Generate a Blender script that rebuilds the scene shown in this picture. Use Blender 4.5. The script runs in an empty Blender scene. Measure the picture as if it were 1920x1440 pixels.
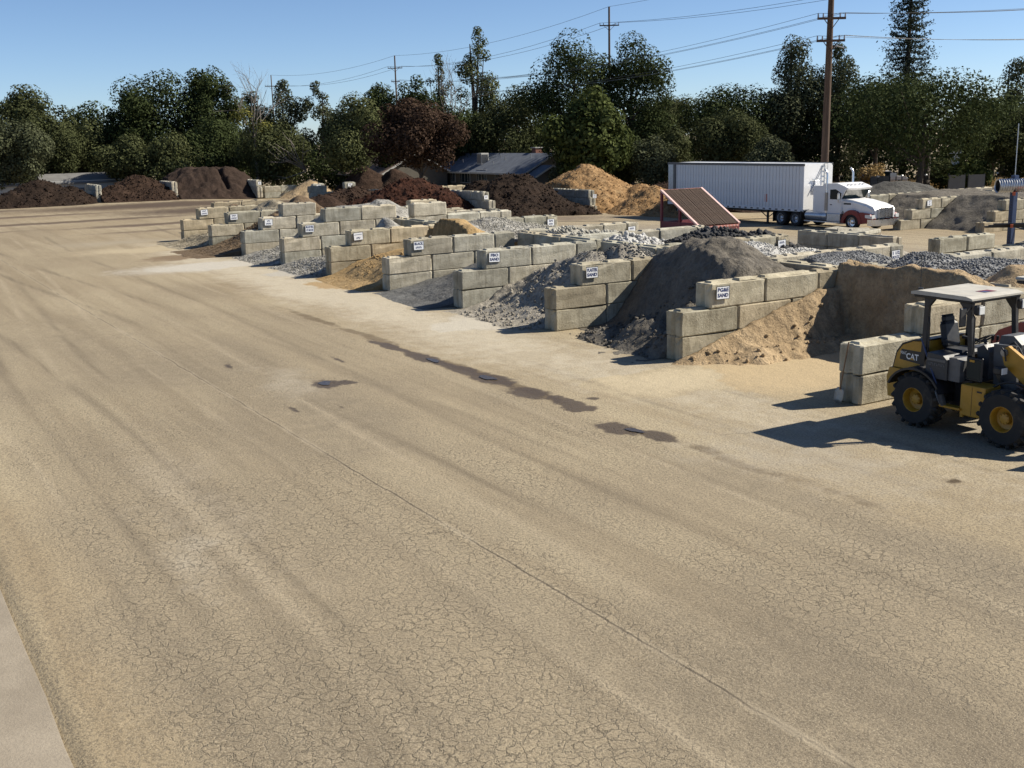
import bpy, math, random
import numpy as np
from mathutils import Vector, Matrix

random.seed(7)
RNG = np.random.default_rng(11)
scn = bpy.context.scene
COL = scn.collection
R = math.radians

# ---------------------------------------------------------------- camera, sky, sun, exposure
cam = bpy.data.cameras.new('camera')
cam_o = bpy.data.objects.new('camera', cam)
COL.objects.link(cam_o)
_rv = Vector((0.8557457, -0.51680216, -0.02479562))
_uv = Vector((0.13261401, 0.17276139, 0.9759954))
_dv = Vector((0.50011281, 0.83849212, -0.21637503))
_m = Matrix((_rv, _uv, -_dv)).transposed().to_4x4()
_m.translation = (-17.2489, -15.8683, 5.498)
cam_o.matrix_world = _m
cam.sensor_width = 36.0
cam.lens = 36.0 * 2098.99 / 1920.0
cam.clip_start = 0.1
cam.clip_end = 3000.0
scn.camera = cam_o

SUN_EL, SUN_AZ = 39.3, 111.5            # azimuth clockwise from +Y
world = bpy.data.worlds.new('World')
scn.world = world
world.use_nodes = True
_nt = world.node_tree
_sky = _nt.nodes.new('ShaderNodeTexSky')
_sky.sky_type = 'NISHITA'
_sky.sun_disc = False
_sky.sun_elevation = R(SUN_EL)
_sky.sun_rotation = R(SUN_AZ)
_sky.altitude = 0
_sky.air_density = 0.6
_sky.dust_density = 0.2
_sky.ozone_density = 4.0
_nt.links.new(_sky.outputs[0], _nt.nodes['Background'].inputs[0])
_nt.nodes['Background'].inputs[1].default_value = 0.080

sun = bpy.data.lights.new('sun', 'SUN')
sun.energy = 5.0
sun.angle = R(0.53)
sun.color = (1.0, 0.925, 0.79)
sun_o = bpy.data.objects.new('sun', sun)
COL.objects.link(sun_o)
_sd = Vector((math.sin(R(SUN_AZ)) * math.cos(R(SUN_EL)), math.cos(R(SUN_AZ)) * math.cos(R(SUN_EL)), math.sin(R(SUN_EL))))
sun_o.rotation_euler = _sd.to_track_quat('Z', 'Y').to_euler()
sun_o.location = (30, -20, 40)

scn.view_settings.view_transform = 'Standard'
scn.view_settings.look = 'None'
scn.view_settings.exposure = 0.68
scn.view_settings.gamma = 1.0
scn.view_settings.use_curve_mapping = False
scn.cycles.max_bounces = 4
scn.cycles.diffuse_bounces = 2
scn.cycles.glossy_bounces = 2
scn.cycles.transmission_bounces = 4
scn.cycles.caustics_reflective = False
scn.cycles.caustics_refractive = False

# ---------------------------------------------------------------- helpers
def tag(o, label=None, cat=None, group=None, kind=None):
    if label: o['label'] = label
    if cat: o['category'] = cat
    if group: o['group'] = group
    if kind: o['kind'] = kind
    return o

def link(name, me, mat, parent=None, loc=None, rotz=0.0):
    o = bpy.data.objects.new(name, me)
    COL.objects.link(o)
    if mat is not None and len(me.materials) == 0:
        me.materials.append(mat)
    if parent is not None: o.parent = parent
    if loc is not None: o.location = loc
    if rotz: o.rotation_euler = (0, 0, rotz)
    return o

def empty(name, label, cat, loc=(0, 0, 0), rotz=0.0, group=None):
    o = bpy.data.objects.new(name, None)
    COL.objects.link(o)
    o.empty_display_size = 0.3
    o.location = loc
    o.rotation_euler = (0, 0, rotz)
    return tag(o, label, cat, group)

class MB:
    def __init__(s): s.v = []; s.f = []
    def add(s, vs, fs):
        b = len(s.v)
        s.v.extend(tuple(p) for p in vs)
        s.f.extend(tuple(i + b for i in f) for f in fs)
        return s
    def box(s, x0, x1, y0, y1, z0, z1, c=0.0, m=None):
        """axis box with edges chamfered by c"""
        if c <= 0:
            vs = [(x, y, z) for z in (z0, z1) for y in (y0, y1) for x in (x0, x1)]
            fs = [(0, 2, 3, 1), (4, 5, 7, 6), (0, 1, 5, 4), (2, 6, 7, 3), (0, 4, 6, 2), (1, 3, 7, 5)]
        else:
            def ring(z, i):
                a, b, d, e = x0 + i, x1 - i, y0 + i, y1 - i
                return [(a + c, d, z), (b - c, d, z), (b, d + c, z), (b, e - c, z), (b - c, e, z), (a + c, e, z), (a, e - c, z), (a, d + c, z)]
            vs = ring(z0, c * .7) + ring(z0 + c, 0) + ring(z1 - c, 0) + ring(z1, c * .7)
            fs = [tuple(range(7, -1, -1)), tuple(range(24, 32))]
            for k in range(3):
                for j in range(8):
                    a, b = k * 8 + j, k * 8 + (j + 1) % 8
                    fs.append((a, b, b + 8, a + 8))
        if m is not None: vs = [m @ Vector(p) for p in vs]
        return s.add(vs, fs)
    def bar(s, p, q, w, h=None, up=(0, 0, 1)):
        """rectangular bar from p to q"""
        p, q = Vector(p), Vector(q); h = w if h is None else h
        d = (q - p).normalized(); u = Vector(up)
        if abs(d.dot(u)) > .98: u = Vector((1, 0, 0))
        a = d.cross(u).normalized(); b = a.cross(d).normalized()
        vs = []
        for c in (p, q):
            for i, j in ((-1, -1), (1, -1), (1, 1), (-1, 1)):
                vs.append(c + a * (w / 2 * i) + b * (h / 2 * j))
        return s.add(vs, [(3, 2, 1, 0), (4, 5, 6, 7), (0, 1, 5, 4), (1, 2, 6, 5), (2, 3, 7, 6), (3, 0, 4, 7)])
    def cyl(s, p, q, r0, r1=None, n=12, caps=True):
        p, q = Vector(p), Vector(q); r1 = r0 if r1 is None else r1
        d = (q - p).normalized(); u = Vector((0, 0, 1)) if abs(d.z) < .95 else Vector((1, 0, 0))
        a = d.cross(u).normalized(); b = a.cross(d).normalized()
        vs = []
        for c, r in ((p, r0), (q, r1)):
            for k in range(n):
                t = 2 * math.pi * k / n
                vs.append(c + a * (math.cos(t) * r) + b * (math.sin(t) * r))
        fs = [(k, (k + 1) % n, n + (k + 1) % n, n + k) for k in range(n)]
        fs = [f[::-1] for f in fs]
        if caps: fs += [tuple(range(n)), tuple(range(2 * n - 1, n - 1, -1))]
        return s.add(vs, fs)
    def tube(s, pts, r, n=8):
        pts = [Vector(p) for p in pts]
        rs = r if isinstance(r, (list, tuple)) else [r] * len(pts)
        vs = []; prev = None
        for i, p in enumerate(pts):
            d = (pts[min(i + 1, len(pts) - 1)] - pts[max(i - 1, 0)]).normalized()
            u = Vector((0, 0, 1)) if abs(d.z) < .95 else Vector((1, 0, 0))
            a = d.cross(u).normalized() if prev is None else (prev - d * prev.dot(d)).normalized()
            prev = a; b = a.cross(d)
            for k in range(n):
                t = 2 * math.pi * k / n
                vs.append(p + a * (math.cos(t) * rs[i]) + b * (math.sin(t) * rs[i]))
        fs = []
        for i in range(len(pts) - 1):
            for k in range(n):
                fs.append((i * n + k, (i + 1) * n + k, (i + 1) * n + (k + 1) % n, i * n + (k + 1) % n))
        m = (len(pts) - 1) * n
        fs += [tuple(range(n)), tuple(range(m + n - 1, m - 1, -1))]
        return s.add(vs, fs)
    def lathe(s, prof, c, axis='y', n=24, closed=False):
        """prof: list of (radius, offset along axis)"""
        vs = []; c = Vector(c)
        for r, h in prof:
            for k in range(n):
                t = 2 * math.pi * k / n
                u, w = math.cos(t) * r, math.sin(t) * r
                vs.append(c + (Vector((u, h, w)) if axis == 'y' else Vector((u, w, h)) if axis == 'z' else Vector((h, u, w))))
        fs = []; m = len(prof)
        for i in range(m - 1 + (1 if closed else 0)):
            j = (i + 1) % m
            for k in range(n):
                fs.append((i * n + k, i * n + (k + 1) % n, j * n + (k + 1) % n, j * n + k))
        return s.add(vs, fs)
    def prism(s, poly, h0, h1, axis='y'):
        """poly of 2-D points extruded along axis from h0 to h1"""
        def mk(p, h): return (p[0], h, p[1]) if axis == 'y' else (p[0], p[1], h) if axis == 'z' else (h, p[0], p[1])
        n = len(poly)
        vs = [mk(p, h0) for p in poly] + [mk(p, h1) for p in poly]
        fs = [tuple(range(n)), tuple(range(2 * n - 1, n - 1, -1))] + [(i, n + i, n + (i + 1) % n, (i + 1) % n) for i in range(n)]
        return s.add(vs, fs)
    def mesh(s, name, smooth=False):
        me = bpy.data.meshes.new(name)
        me.from_pydata(s.v, [], s.f)
        if smooth: me.polygons.foreach_set('use_smooth', [True] * len(me.polygons))
        me.update()
        return me
    def build(s, name, mat, parent=None, smooth=False, loc=None, fix=True):
        me = s.mesh(name, smooth)
        if fix:
            import bmesh
            bm = bmesh.new(); bm.from_mesh(me)
            bmesh.ops.recalc_face_normals(bm, faces=bm.faces)
            bm.to_mesh(me); bm.free()
        if smooth:
            try: me.set_sharp_from_angle(angle=R(40))
            except Exception: pass
        return link(name, me, mat, parent, loc)

def mesh_np(name, V, F, smooth=False):
    """V (n,3), F (m,k) equal-sized polygons"""
    me = bpy.data.meshes.new(name)
    n, (m, k) = len(V), F.shape
    me.vertices.add(n); me.vertices.foreach_set('co', np.ascontiguousarray(V, dtype=np.float32).ravel())
    me.loops.add(m * k); me.loops.foreach_set('vertex_index', np.ascontiguousarray(F, dtype=np.int32).ravel())
    me.polygons.add(m)
    me.polygons.foreach_set('loop_start', np.arange(0, m * k, k, dtype=np.int32))
    me.polygons.foreach_set('loop_total', np.full(m, k, dtype=np.int32))
    if smooth: me.polygons.foreach_set('use_smooth', np.ones(m, dtype=bool))
    me.update(calc_edges=True)
    return me

def _h(ix, iy, seed):
    n = (ix.astype(np.int64) * 374761393 + iy.astype(np.int64) * 668265263 + seed * 1442695041) & 0xffffffff
    n = ((n ^ (n >> 13)) * 1274126177) & 0xffffffff
    return ((n ^ (n >> 16)) & 0xffff) / 65535.0

def vnoise(x, y, seed=0):
    x = np.asarray(x, float); y = np.asarray(y, float)
    ix, iy = np.floor(x), np.floor(y)
    fx, fy = x - ix, y - iy
    fx = fx * fx * (3 - 2 * fx); fy = fy * fy * (3 - 2 * fy)
    a, b = _h(ix, iy, seed), _h(ix + 1, iy, seed)
    c, d = _h(ix, iy + 1, seed), _h(ix + 1, iy + 1, seed)
    return (a * (1 - fx) + b * fx) * (1 - fy) + (c * (1 - fx) + d * fx) * fy

def fbm(x, y, seed=0, oct=4):
    t = 0; a = .5
    for k in range(oct):
        t = t + a * (vnoise(x * 2 ** k, y * 2 ** k, seed + k * 17) - .5) * 2; a *= .5
    return t

def gz(x):
    """yard level: flat at the bins, falling gently towards the truck lane"""
    return -.85 * np.clip((np.asarray(x, float) - 12) / 26, 0, 1)
def gzf(x): return float(gz(x))
def sstep(a, b, x): 
    t = np.clip((x - a) / (b - a), 0, 1); return t * t * (3 - 2 * t)

# ---------------------------------------------------------------- materials
class NT:
    def __init__(s, name):
        s.m = bpy.data.materials.new(name); s.m.use_nodes = True
        s.t = s.m.node_tree; s.b = s.t.nodes['Principled BSDF']
    def n(s, typ, **kw):
        o = s.t.nodes.new(typ)
        for k, v in kw.items():
            if k.startswith('i_'):
                key = k[2:]
                key = int(key) if key.isdigit() else key
                o.inputs[key].default_value = v
            else: setattr(o, k, v)
        return o
    def l(s, a, b): s.t.links.new(a, b)
    def coord(s, out='Object', scale=None):
        c = s.n('ShaderNodeTexCoord').outputs[out]
        if scale is not None:
            mp = s.n('ShaderNodeMapping'); mp.inputs['Scale'].default_value = scale
            s.l(c, mp.inputs[0]); c = mp.outputs[0]
        return c
    def noise(s, vec, scale, detail=3, rough=.55, dist=0.0):
        o = s.n('ShaderNodeTexNoise'); s.l(vec, o.inputs['Vector'])
        o.inputs['Scale'].default_value = scale; o.inputs['Detail'].default_value = detail
        o.inputs['Roughness'].default_value = rough; o.inputs['Distortion'].default_value = dist
        return o.outputs['Fac']
    def ramp(s, fac, stops, interp='LINEAR'):
        o = s.n('ShaderNodeValToRGB'); o.color_ramp.interpolation = interp
        e = o.color_ramp.elements
        while len(e) < len(stops): e.new(.5)
        for k, (p, c) in enumerate(stops):
            e[k].position = p
            e[k].color = (*c, 1) if isinstance(c, (tuple, list)) else (c, c, c, 1)
        s.l(fac, o.inputs[0]); return o.outputs[0]
    def math(s, op, a, b=None, c=None, clamp=False):
        o = s.n('ShaderNodeMath', operation=op); o.use_clamp = clamp
        for i, v in enumerate((a, b, c)):
            if v is None: continue
            if isinstance(v, (int, float)): o.inputs[i].default_value = v
            else: s.l(v, o.inputs[i])
        return o.outputs[0]
    def mix(s, fac, a, b, blend='MIX'):
        o = s.n('ShaderNodeMix', data_type='RGBA', blend_type=blend)
        for i, v in ((0, fac), (6, a), (7, b)):
            if isinstance(v, (int, float)): o.inputs[i].default_value = v
            elif isinstance(v, (tuple, list)): o.inputs[i].default_value = (*v, 1)
            else: s.l(v, o.inputs[i])
        return o.outputs[2]
    def map(s, v, a, b, c=0.0, d=1.0, smooth=True):
        o = s.n('ShaderNodeMapRange'); o.interpolation_type = 'SMOOTHSTEP' if smooth else 'LINEAR'
        s.l(v, o.inputs[0])
        for i, q in ((1, a), (2, b), (3, c), (4, d)): o.inputs[i].default_value = q
        return o.outputs[0]
    def bump(s, h, strength=.3, dist=.05, normal=None):
        o = s.n('ShaderNodeBump'); o.inputs['Strength'].default_value = strength; o.inputs['Distance'].default_value = dist
        s.l(h, o.inputs['Height'])
        if normal is not None: s.l(normal, o.inputs['Normal'])
        return o.outputs[0]
    def out(s, col=None, rough=.8, bump=None, metal=0.0, spec=None):
        if col is not None:
            if isinstance(col, (tuple, list)): s.b.inputs['Base Color'].default_value = (*col, 1)
            else: s.l(col, s.b.inputs['Base Color'])
        if isinstance(rough, (int, float)): s.b.inputs['Roughness'].default_value = rough
        else: s.l(rough, s.b.inputs['Roughness'])
        s.b.inputs['Metallic'].default_value = metal
        if spec is not None: s.b.inputs['Specular IOR Level'].default_value = spec
        if bump is not None: s.l(bump, s.b.inputs['Normal'])
        return s.m

def paint(name, col, rough=.4, metal=0.0, var=.18, scale=6.0, dirt=(.20, .16, .11), dirt_amt=.25):
    t = NT(name); c = t.coord()
    f = t.noise(c, scale, 5, .65)
    col1 = t.mix(t.map(f, .3, .7), [x * (1 - var) for x in col], [min(1, x * (1 + var * .5)) for x in col])
    g = t.noise(c, scale * .5, 6, .7)
    col2 = t.mix(t.map(g, .5, .8, 0, dirt_amt), col1, dirt)
    return t.out(col2, t.map(f, .2, .8, rough * .8, min(1, rough * 1.3)), None, metal)

def heap_mat(name, cols, scale=3.0, grain=60.0, bump=.5, speck=.25, bdist=.04, warp=None):
    """loose material: big patches, grains and relief"""
    t = NT(name); c = t.coord()
    cols = [[x * .80 for x in c_] for c_ in cols]
    a = t.noise(c, scale * .35, 4, .6); b = t.noise(c, grain, 2, .6); d = t.noise(c, grain * .2, 4, .65)
    col = t.ramp(a, [(.3, cols[0]), (.52, cols[1]), (.72, cols[2])])
    col = t.mix(t.map(b, .35, .7, 0, speck), col, [min(1, x * 1.7) for x in cols[2]])
    col = t.mix(t.map(d, .30, .55, speck * 1.6, 0), col, [x * .45 for x in cols[0]])
    e = t.noise(c, grain * .07, 3, .6)
    col = t.mix(t.map(e, .35, .62, speck * 1.2, 0), col, [x * .62 for x in cols[0]])
    h = t.math('ADD', t.math('MULTIPLY', b, .5), t.math('ADD', t.math('MULTIPLY', d, 1.2), t.math('MULTIPLY', e, 1.5)))
    return t.out(col, .95, t.bump(h, min(1.0, bump * 1.15), bdist * 1.5), 0, .15)

def concrete_mat(name):
    t = NT(name); c = t.coord('Object')
    oi = t.n('ShaderNodeObjectInfo')
    cc = t.n('ShaderNodeVectorMath', operation='ADD'); t.l(c, cc.inputs[0])
    sc_ = t.n('ShaderNodeVectorMath', operation='SCALE'); sc_.inputs[0].default_value = (37, 91, 13); t.l(oi.outputs['Random'], sc_.inputs['Scale'])
    t.l(sc_.outputs[0], cc.inputs[1]); v = cc.outputs[0]
    mp = t.n('ShaderNodeMapping'); mp.inputs['Scale'].default_value = (6, 6, .7); t.l(v, mp.inputs[0])
    big = t.noise(v, 2.2, 5, .6); streak = t.noise(mp.outputs[0], 1.6, 4, .6); fine = t.noise(v, 45, 3, .6); pit = t.noise(v, 17, 3, .7)
    col = t.mix(t.map(big, .3, .7), (.285, .262, .205), (.46, .43, .35))
    col = t.mix(t.map(streak, .45, .72, 0, .55), col, (.19, .165, .12))
    col = t.mix(t.map(fine, .4, .75, 0, .22), col, (.53, .50, .42))
    col = t.mix(t.map(pit, .60, .72, 0, .6), col, (.13, .115, .09))
    col = t.mix(1.0, col, oi.outputs['Color'], 'MULTIPLY')
    h = t.math('ADD', t.math('MULTIPLY', fine, .4), t.math('ADD', big, t.math('MULTIPLY', pit, -.5)))
    return t.out(col, .92, t.bump(h, .6, .04), 0, .2)

M = {}
M['concrete'] = concrete_mat('concrete')
M['gold'] = heap_mat('golden_sand', [(.36, .235, .105), (.45, .31, .15), (.52, .37, .20)], 2.5, 55, .7)
M['tan'] = heap_mat('tan_sand', [(.34, .245, .142), (.47, .345, .207), (.58, .44, .275)], 2.5, 50, .8)
M['greysand'] = heap_mat('grey_sand', [(.13, .115, .095), (.19, .17, .14), (.245, .22, .185)], 3, 55, .8)
M['lightfines'] = heap_mat('pale_fines', [(.285, .257, .213), (.39, .355, .297), (.50, .46, .39)], 3, 50, .8, .35)
M['blackfines'] = heap_mat('dark_grey_fines', [(.12, .118, .115), (.165, .165, .16), (.215, .215, .21)], 3, 45, .8, .3)
M['greygravel'] = heap_mat('grey_gravel_bed', [(.29, .277, .248), (.40, .385, .35), (.52, .50, .455)], 4, 30, 1.0, .5, .06)
M['beigegravel'] = heap_mat('beige_gravel_bed', [(.30, .255, .18), (.40, .345, .25), (.50, .44, .33)], 4, 30, 1.0, .5, .06)
M['brownfines'] = heap_mat('brown_fines', [(.14, .098, .062), (.195, .14, .09), (.255, .187, .122)], 3, 45, .9, .3)
M['mulch'] = heap_mat('dark_mulch', [(.019, .0115, .0078), (.033, .0205, .014), (.055, .036, .025)], 2.5, 22, 1.0, .35, .09)
M['mulch_brown'] = heap_mat('brown_mulch', [(.029, .0165, .0105), (.050, .029, .019), (.080, .049, .033)], 2.5, 22, 1.0, .35, .09)
M['mulch_red'] = heap_mat('red_mulch', [(.030, .0115, .0065), (.058, .022, .013), (.095, .040, .023)], 2.5, 22, 1.0, .35, .09)
M['compost'] = heap_mat('purple_brown_compost', [(.030, .0195, .0145), (.047, .031, .0235), (.070, .047, .036)], 2, 40, .8, .2)
M['chips'] = heap_mat('bark_chips', [(.27, .150, .062), (.37, .225, .105), (.47, .31, .16)], 3, 20, 1.0, .4, .08)
M['white_rock'] = heap_mat('white_rock', [(.38, .37, .35), (.55, .54, .51), (.70, .69, .66)], 4, 30, .4, .15)
M['tan_rock'] = heap_mat('pale_river_rock', [(.30, .285, .24), (.44, .42, .36), (.58, .56, .50)], 4, 30, .4, .15)
M['black_rock'] = heap_mat('black_rock', [(.036, .036, .037), (.066, .066, .068), (.13, .13, .132)], 4, 30, .4, .2)
M['blue_rock'] = heap_mat('blue_grey_crushed_rock', [(.14, .143, .150), (.25, .255, .262), (.42, .425, .43)], 5, 35, .5, .35)
M['asphalt_heap'] = heap_mat('dark_base_rock', [(.075, .072, .066), (.11, .105, .096), (.15, .145, .13)], 3, 40, .9, .35)

def sign_white():
    t = NT('sign_white'); f = t.noise(t.coord(), 9, 4, .6)
    return t.out(t.mix(t.map(f, .45, .8, 0, .3), (.82, .83, .84), (.55, .52, .46)), .5)
M['sign'] = sign_white()
M['ink'] = paint('navy_ink', (.03, .045, .13), .6, 0, .1, 8, (.1, .1, .12), .1)
M['white'] = paint('white_paint', (.80, .80, .80), .3, 0, .05, 3, (.45, .42, .37), .22)
M['canopy'] = paint('dusty_white_roof', (.44, .42, .37), .7, 0, .15, 4, (.26, .22, .16), .6)
M['trailer'] = paint('trailer_white', (.66, .68, .71), .38, 0, .07, 1.2, (.35, .34, .32), .25)
M['yellow'] = paint('machine_yellow', (.44, .235, .022), .42, 0, .18, 5, (.22, .17, .11), .45)
M['black'] = paint('black_steel', (.018, .018, .020), .5, 0, .3, 7, (.10, .085, .065), .3)
M['darkgrey'] = paint('dark_grey_panel', (.036, .038, .042), .5, 0, .2, 6, (.16, .135, .10), .3)
M['grey'] = paint('grey_panel', (.10, .103, .108), .45, 0, .2, 6, (.22, .19, .15), .3)
M['seat'] = paint('seat_vinyl', (.022, .025, .032), .55, 0, .2, 9, (.1, .09, .07), .25)
M['rubber'] = paint('tyre_rubber', (.022, .021, .020), .85, 0, .2, 6, (.17, .135, .095), .6)
M['chrome'] = paint('chrome', (.72, .71, .70), .28, 1.0, .05, 4, (.4, .38, .34), .1)
M['galv'] = paint('galvanised_steel', (.52, .54, .57), .35, .75, .2, 8, (.3, .28, .25), .2)
M['steel'] = paint('worn_steel', (.35, .33, .30), .45, .6, .25, 10, (.22, .15, .10), .4)
M['red'] = paint('red_paint', (.20, .010, .015), .3, 0, .1, 4, (.2, .1, .08), .15)
M['redhood'] = paint('faded_red_hood', (.33, .045, .035), .4, 0, .15, 4, (.25, .15, .1), .3)
M['maroon'] = paint('maroon_paint', (.17, .030, .045), .55, 0, .2, 4, (.20, .13, .10), .35)  # on the screening bin: its paint darkened for the sides in shade
M['salmon'] = paint('salmon_paint', (.50, .205, .165), .6, 0, .15, 4, (.32, .22, .16), .4)  # on the screening bin: the same paint lightened for its sunlit front
M['pinktrim'] = paint('pale_pink_trim', (.68, .46, .42), .55, 0, .1, 5, (.4, .3, .24), .2)
M['grizzly'] = paint('rusty_screen_bars', (.115, .078, .058), .7, .3, .3, 8, (.22, .18, .14), .4)
M['blue'] = paint('blue_rack_steel', (.010, .030, .095), .45, 0, .2, 5, (.12, .12, .13), .3)
M['orange'] = paint('orange_steel', (.45, .09, .03), .5, 0, .15, 5, (.2, .12, .08), .3)
M['wood'] = paint('shovel_handle_wood', (.27, .17, .09), .7, 0, .25, 14, (.14, .10, .07), .4)
M['bluehandle'] = paint('blue_fibreglass_handle', (.035, .05, .12), .5, 0, .2, 10, (.1, .1, .1), .3)
M['polewood'] = None
M['lamp'] = paint('clear_lamp_lens', (.72, .74, .74), .15, 0, .08, 20, (.5, .48, .44), .15)
M['brick'] = paint('brick', (.20, .085, .060), .85, 0, .3, 6, (.25, .2, .16), .3)
M['rooftan'] = paint('tan_roof_shingle', (.235, .165, .125), .9, 0, .25, 3, (.12, .09, .07), .4)
M['stucco'] = paint('olive_stucco', (.115, .105, .085), .9, 0, .15, 2, (.08, .07, .06), .3)
M['fascia'] = paint('grey_fascia', (.42, .42, .40), .7, 0, .1, 3, (.2, .2, .18), .2)
M['greyroof'] = paint('pale_grey_roof', (.15, .148, .145), .85, 0, .15, 1.5, (.2, .19, .17), .3)
M['wire'] = paint('wire', (.05, .055, .065), .6)
M['porcelain'] = paint('insulator', (.30, .30, .32), .3)

def glass_mat():
    t = NT('tinted_glass')
    return t.out((.016, .028, .032), .12, None, 0, .22)
M['glass'] = glass_mat()

def pole_mat():
    t = NT('weathered_pole'); c = t.coord('Object', (9, 9, .35))
    f = t.noise(c, 2.0, 5, .65)
    return t.out(t.ramp(f, [(.3, (.045, .028, .019)), (.55, (.105, .065, .042)), (.75, (.17, .11, .075))]), .9, t.bump(f, .4, .05))
M['polewood'] = pole_mat()

def shingle_mat():
    t = NT('slate_blue_shingle'); c = t.coord()
    f = t.noise(c, 1.2, 5, .65); g = t.noise(t.coord('Object', (1, 6, 6)), 5, 2, .5)
    col = t.mix(t.map(f, .3, .7), (.10, .115, .145), (.155, .175, .21))
    col = t.mix(t.map(g, .45, .7, 0, .3), col, (.07, .08, .10))
    return t.out(col, .85, t.bump(g, .4, .03))
M['shingle'] = shingle_mat()

def leaf_mat(name, c0, c1, c2, trans=.18):
    c0, c1, c2 = [tuple(x * f for x in c) for c, f in ((c0, .60), (c1, .80), (c2, 1.0))]
    c0, c1, c2 = [(c[0] * 1.26, c[1] * 1.16, c[2] * 1.04) for c in (c0, c1, c2)]
    t = NT(name)
    g = t.n('ShaderNodeNewGeometry')
    big = t.noise(t.coord('Object'), .6, 3, .65)
    k = t.math('ADD', t.math('MULTIPLY', g.outputs['Random Per Island'], .34), t.math('MULTIPLY', big, .66))
    col = t.ramp(k, [(.2, c0), (.5, c1), (.82, c2)])
    t.b.inputs['Roughness'].default_value = .8
    t.b.inputs['Specular IOR Level'].default_value = .04
    t.l(col, t.b.inputs['Base Color'])
    tr = t.n('ShaderNodeBsdfTranslucent'); t.l(col, tr.inputs[0])
    mx = t.n('ShaderNodeMixShader'); mx.inputs[0].default_value = trans
    t.l(t.b.outputs[0], mx.inputs[1]); t.l(tr.outputs[0], mx.inputs[2])
    t.l(mx.outputs[0], t.t.nodes['Material Output'].inputs['Surface'])
    return t.m
M['oakleaf'] = leaf_mat('oak_leaf', (.022, .034, .014), (.042, .060, .025), (.072, .095, .042))
M['oakleaf2'] = leaf_mat('olive_oak_leaf', (.032, .042, .020), (.058, .072, .034), (.095, .112, .058))
M['oliveleaf'] = leaf_mat('grey_green_leaf', (.038, .050, .030), (.068, .083, .050), (.11, .128, .082))
M['willowleaf'] = leaf_mat('willow_leaf', (.045, .058, .028), (.082, .100, .046), (.125, .145, .075))
M['brightleaf'] = leaf_mat('broad_leaf', (.028, .042, .014), (.062, .085, .028), (.115, .145, .060))
M['brownleaf'] = leaf_mat('purple_brown_leaf', (.030, .020, .016), (.055, .038, .030), (.088, .064, .050))
M['yellowleaf'] = leaf_mat('yellowing_leaf', (.09, .10, .025), (.15, .16, .045), (.22, .22, .08))
M['needle'] = leaf_mat('conifer_needle', (.022, .032, .024), (.042, .056, .042), (.068, .084, .064))
M['straw'] = leaf_mat('dry_grass', (.22, .16, .075), (.32, .245, .125), (.42, .33, .19))
M['bark'] = paint('bark', (.075, .058, .045), .95, 0, .35, 5, (.035, .028, .022), .4)
M['deadwood'] = paint('grey_dead_wood', (.20, .175, .15), .9, 0, .25, 8, (.1, .08, .07), .3)

# ---------------------------------------------------------------- ground
W = 5.5876                               # spacing of the front bin walls
BH, BW, BL = .61, .61, 1.83              # concrete block

def axis_lines(segs):
    out = [segs[0][0]]
    for a, b, st in segs:
        n = max(1, int(round((b - a) / st)))
        out += list(np.linspace(a, b, n + 1)[1:])
    return np.array(out)

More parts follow.
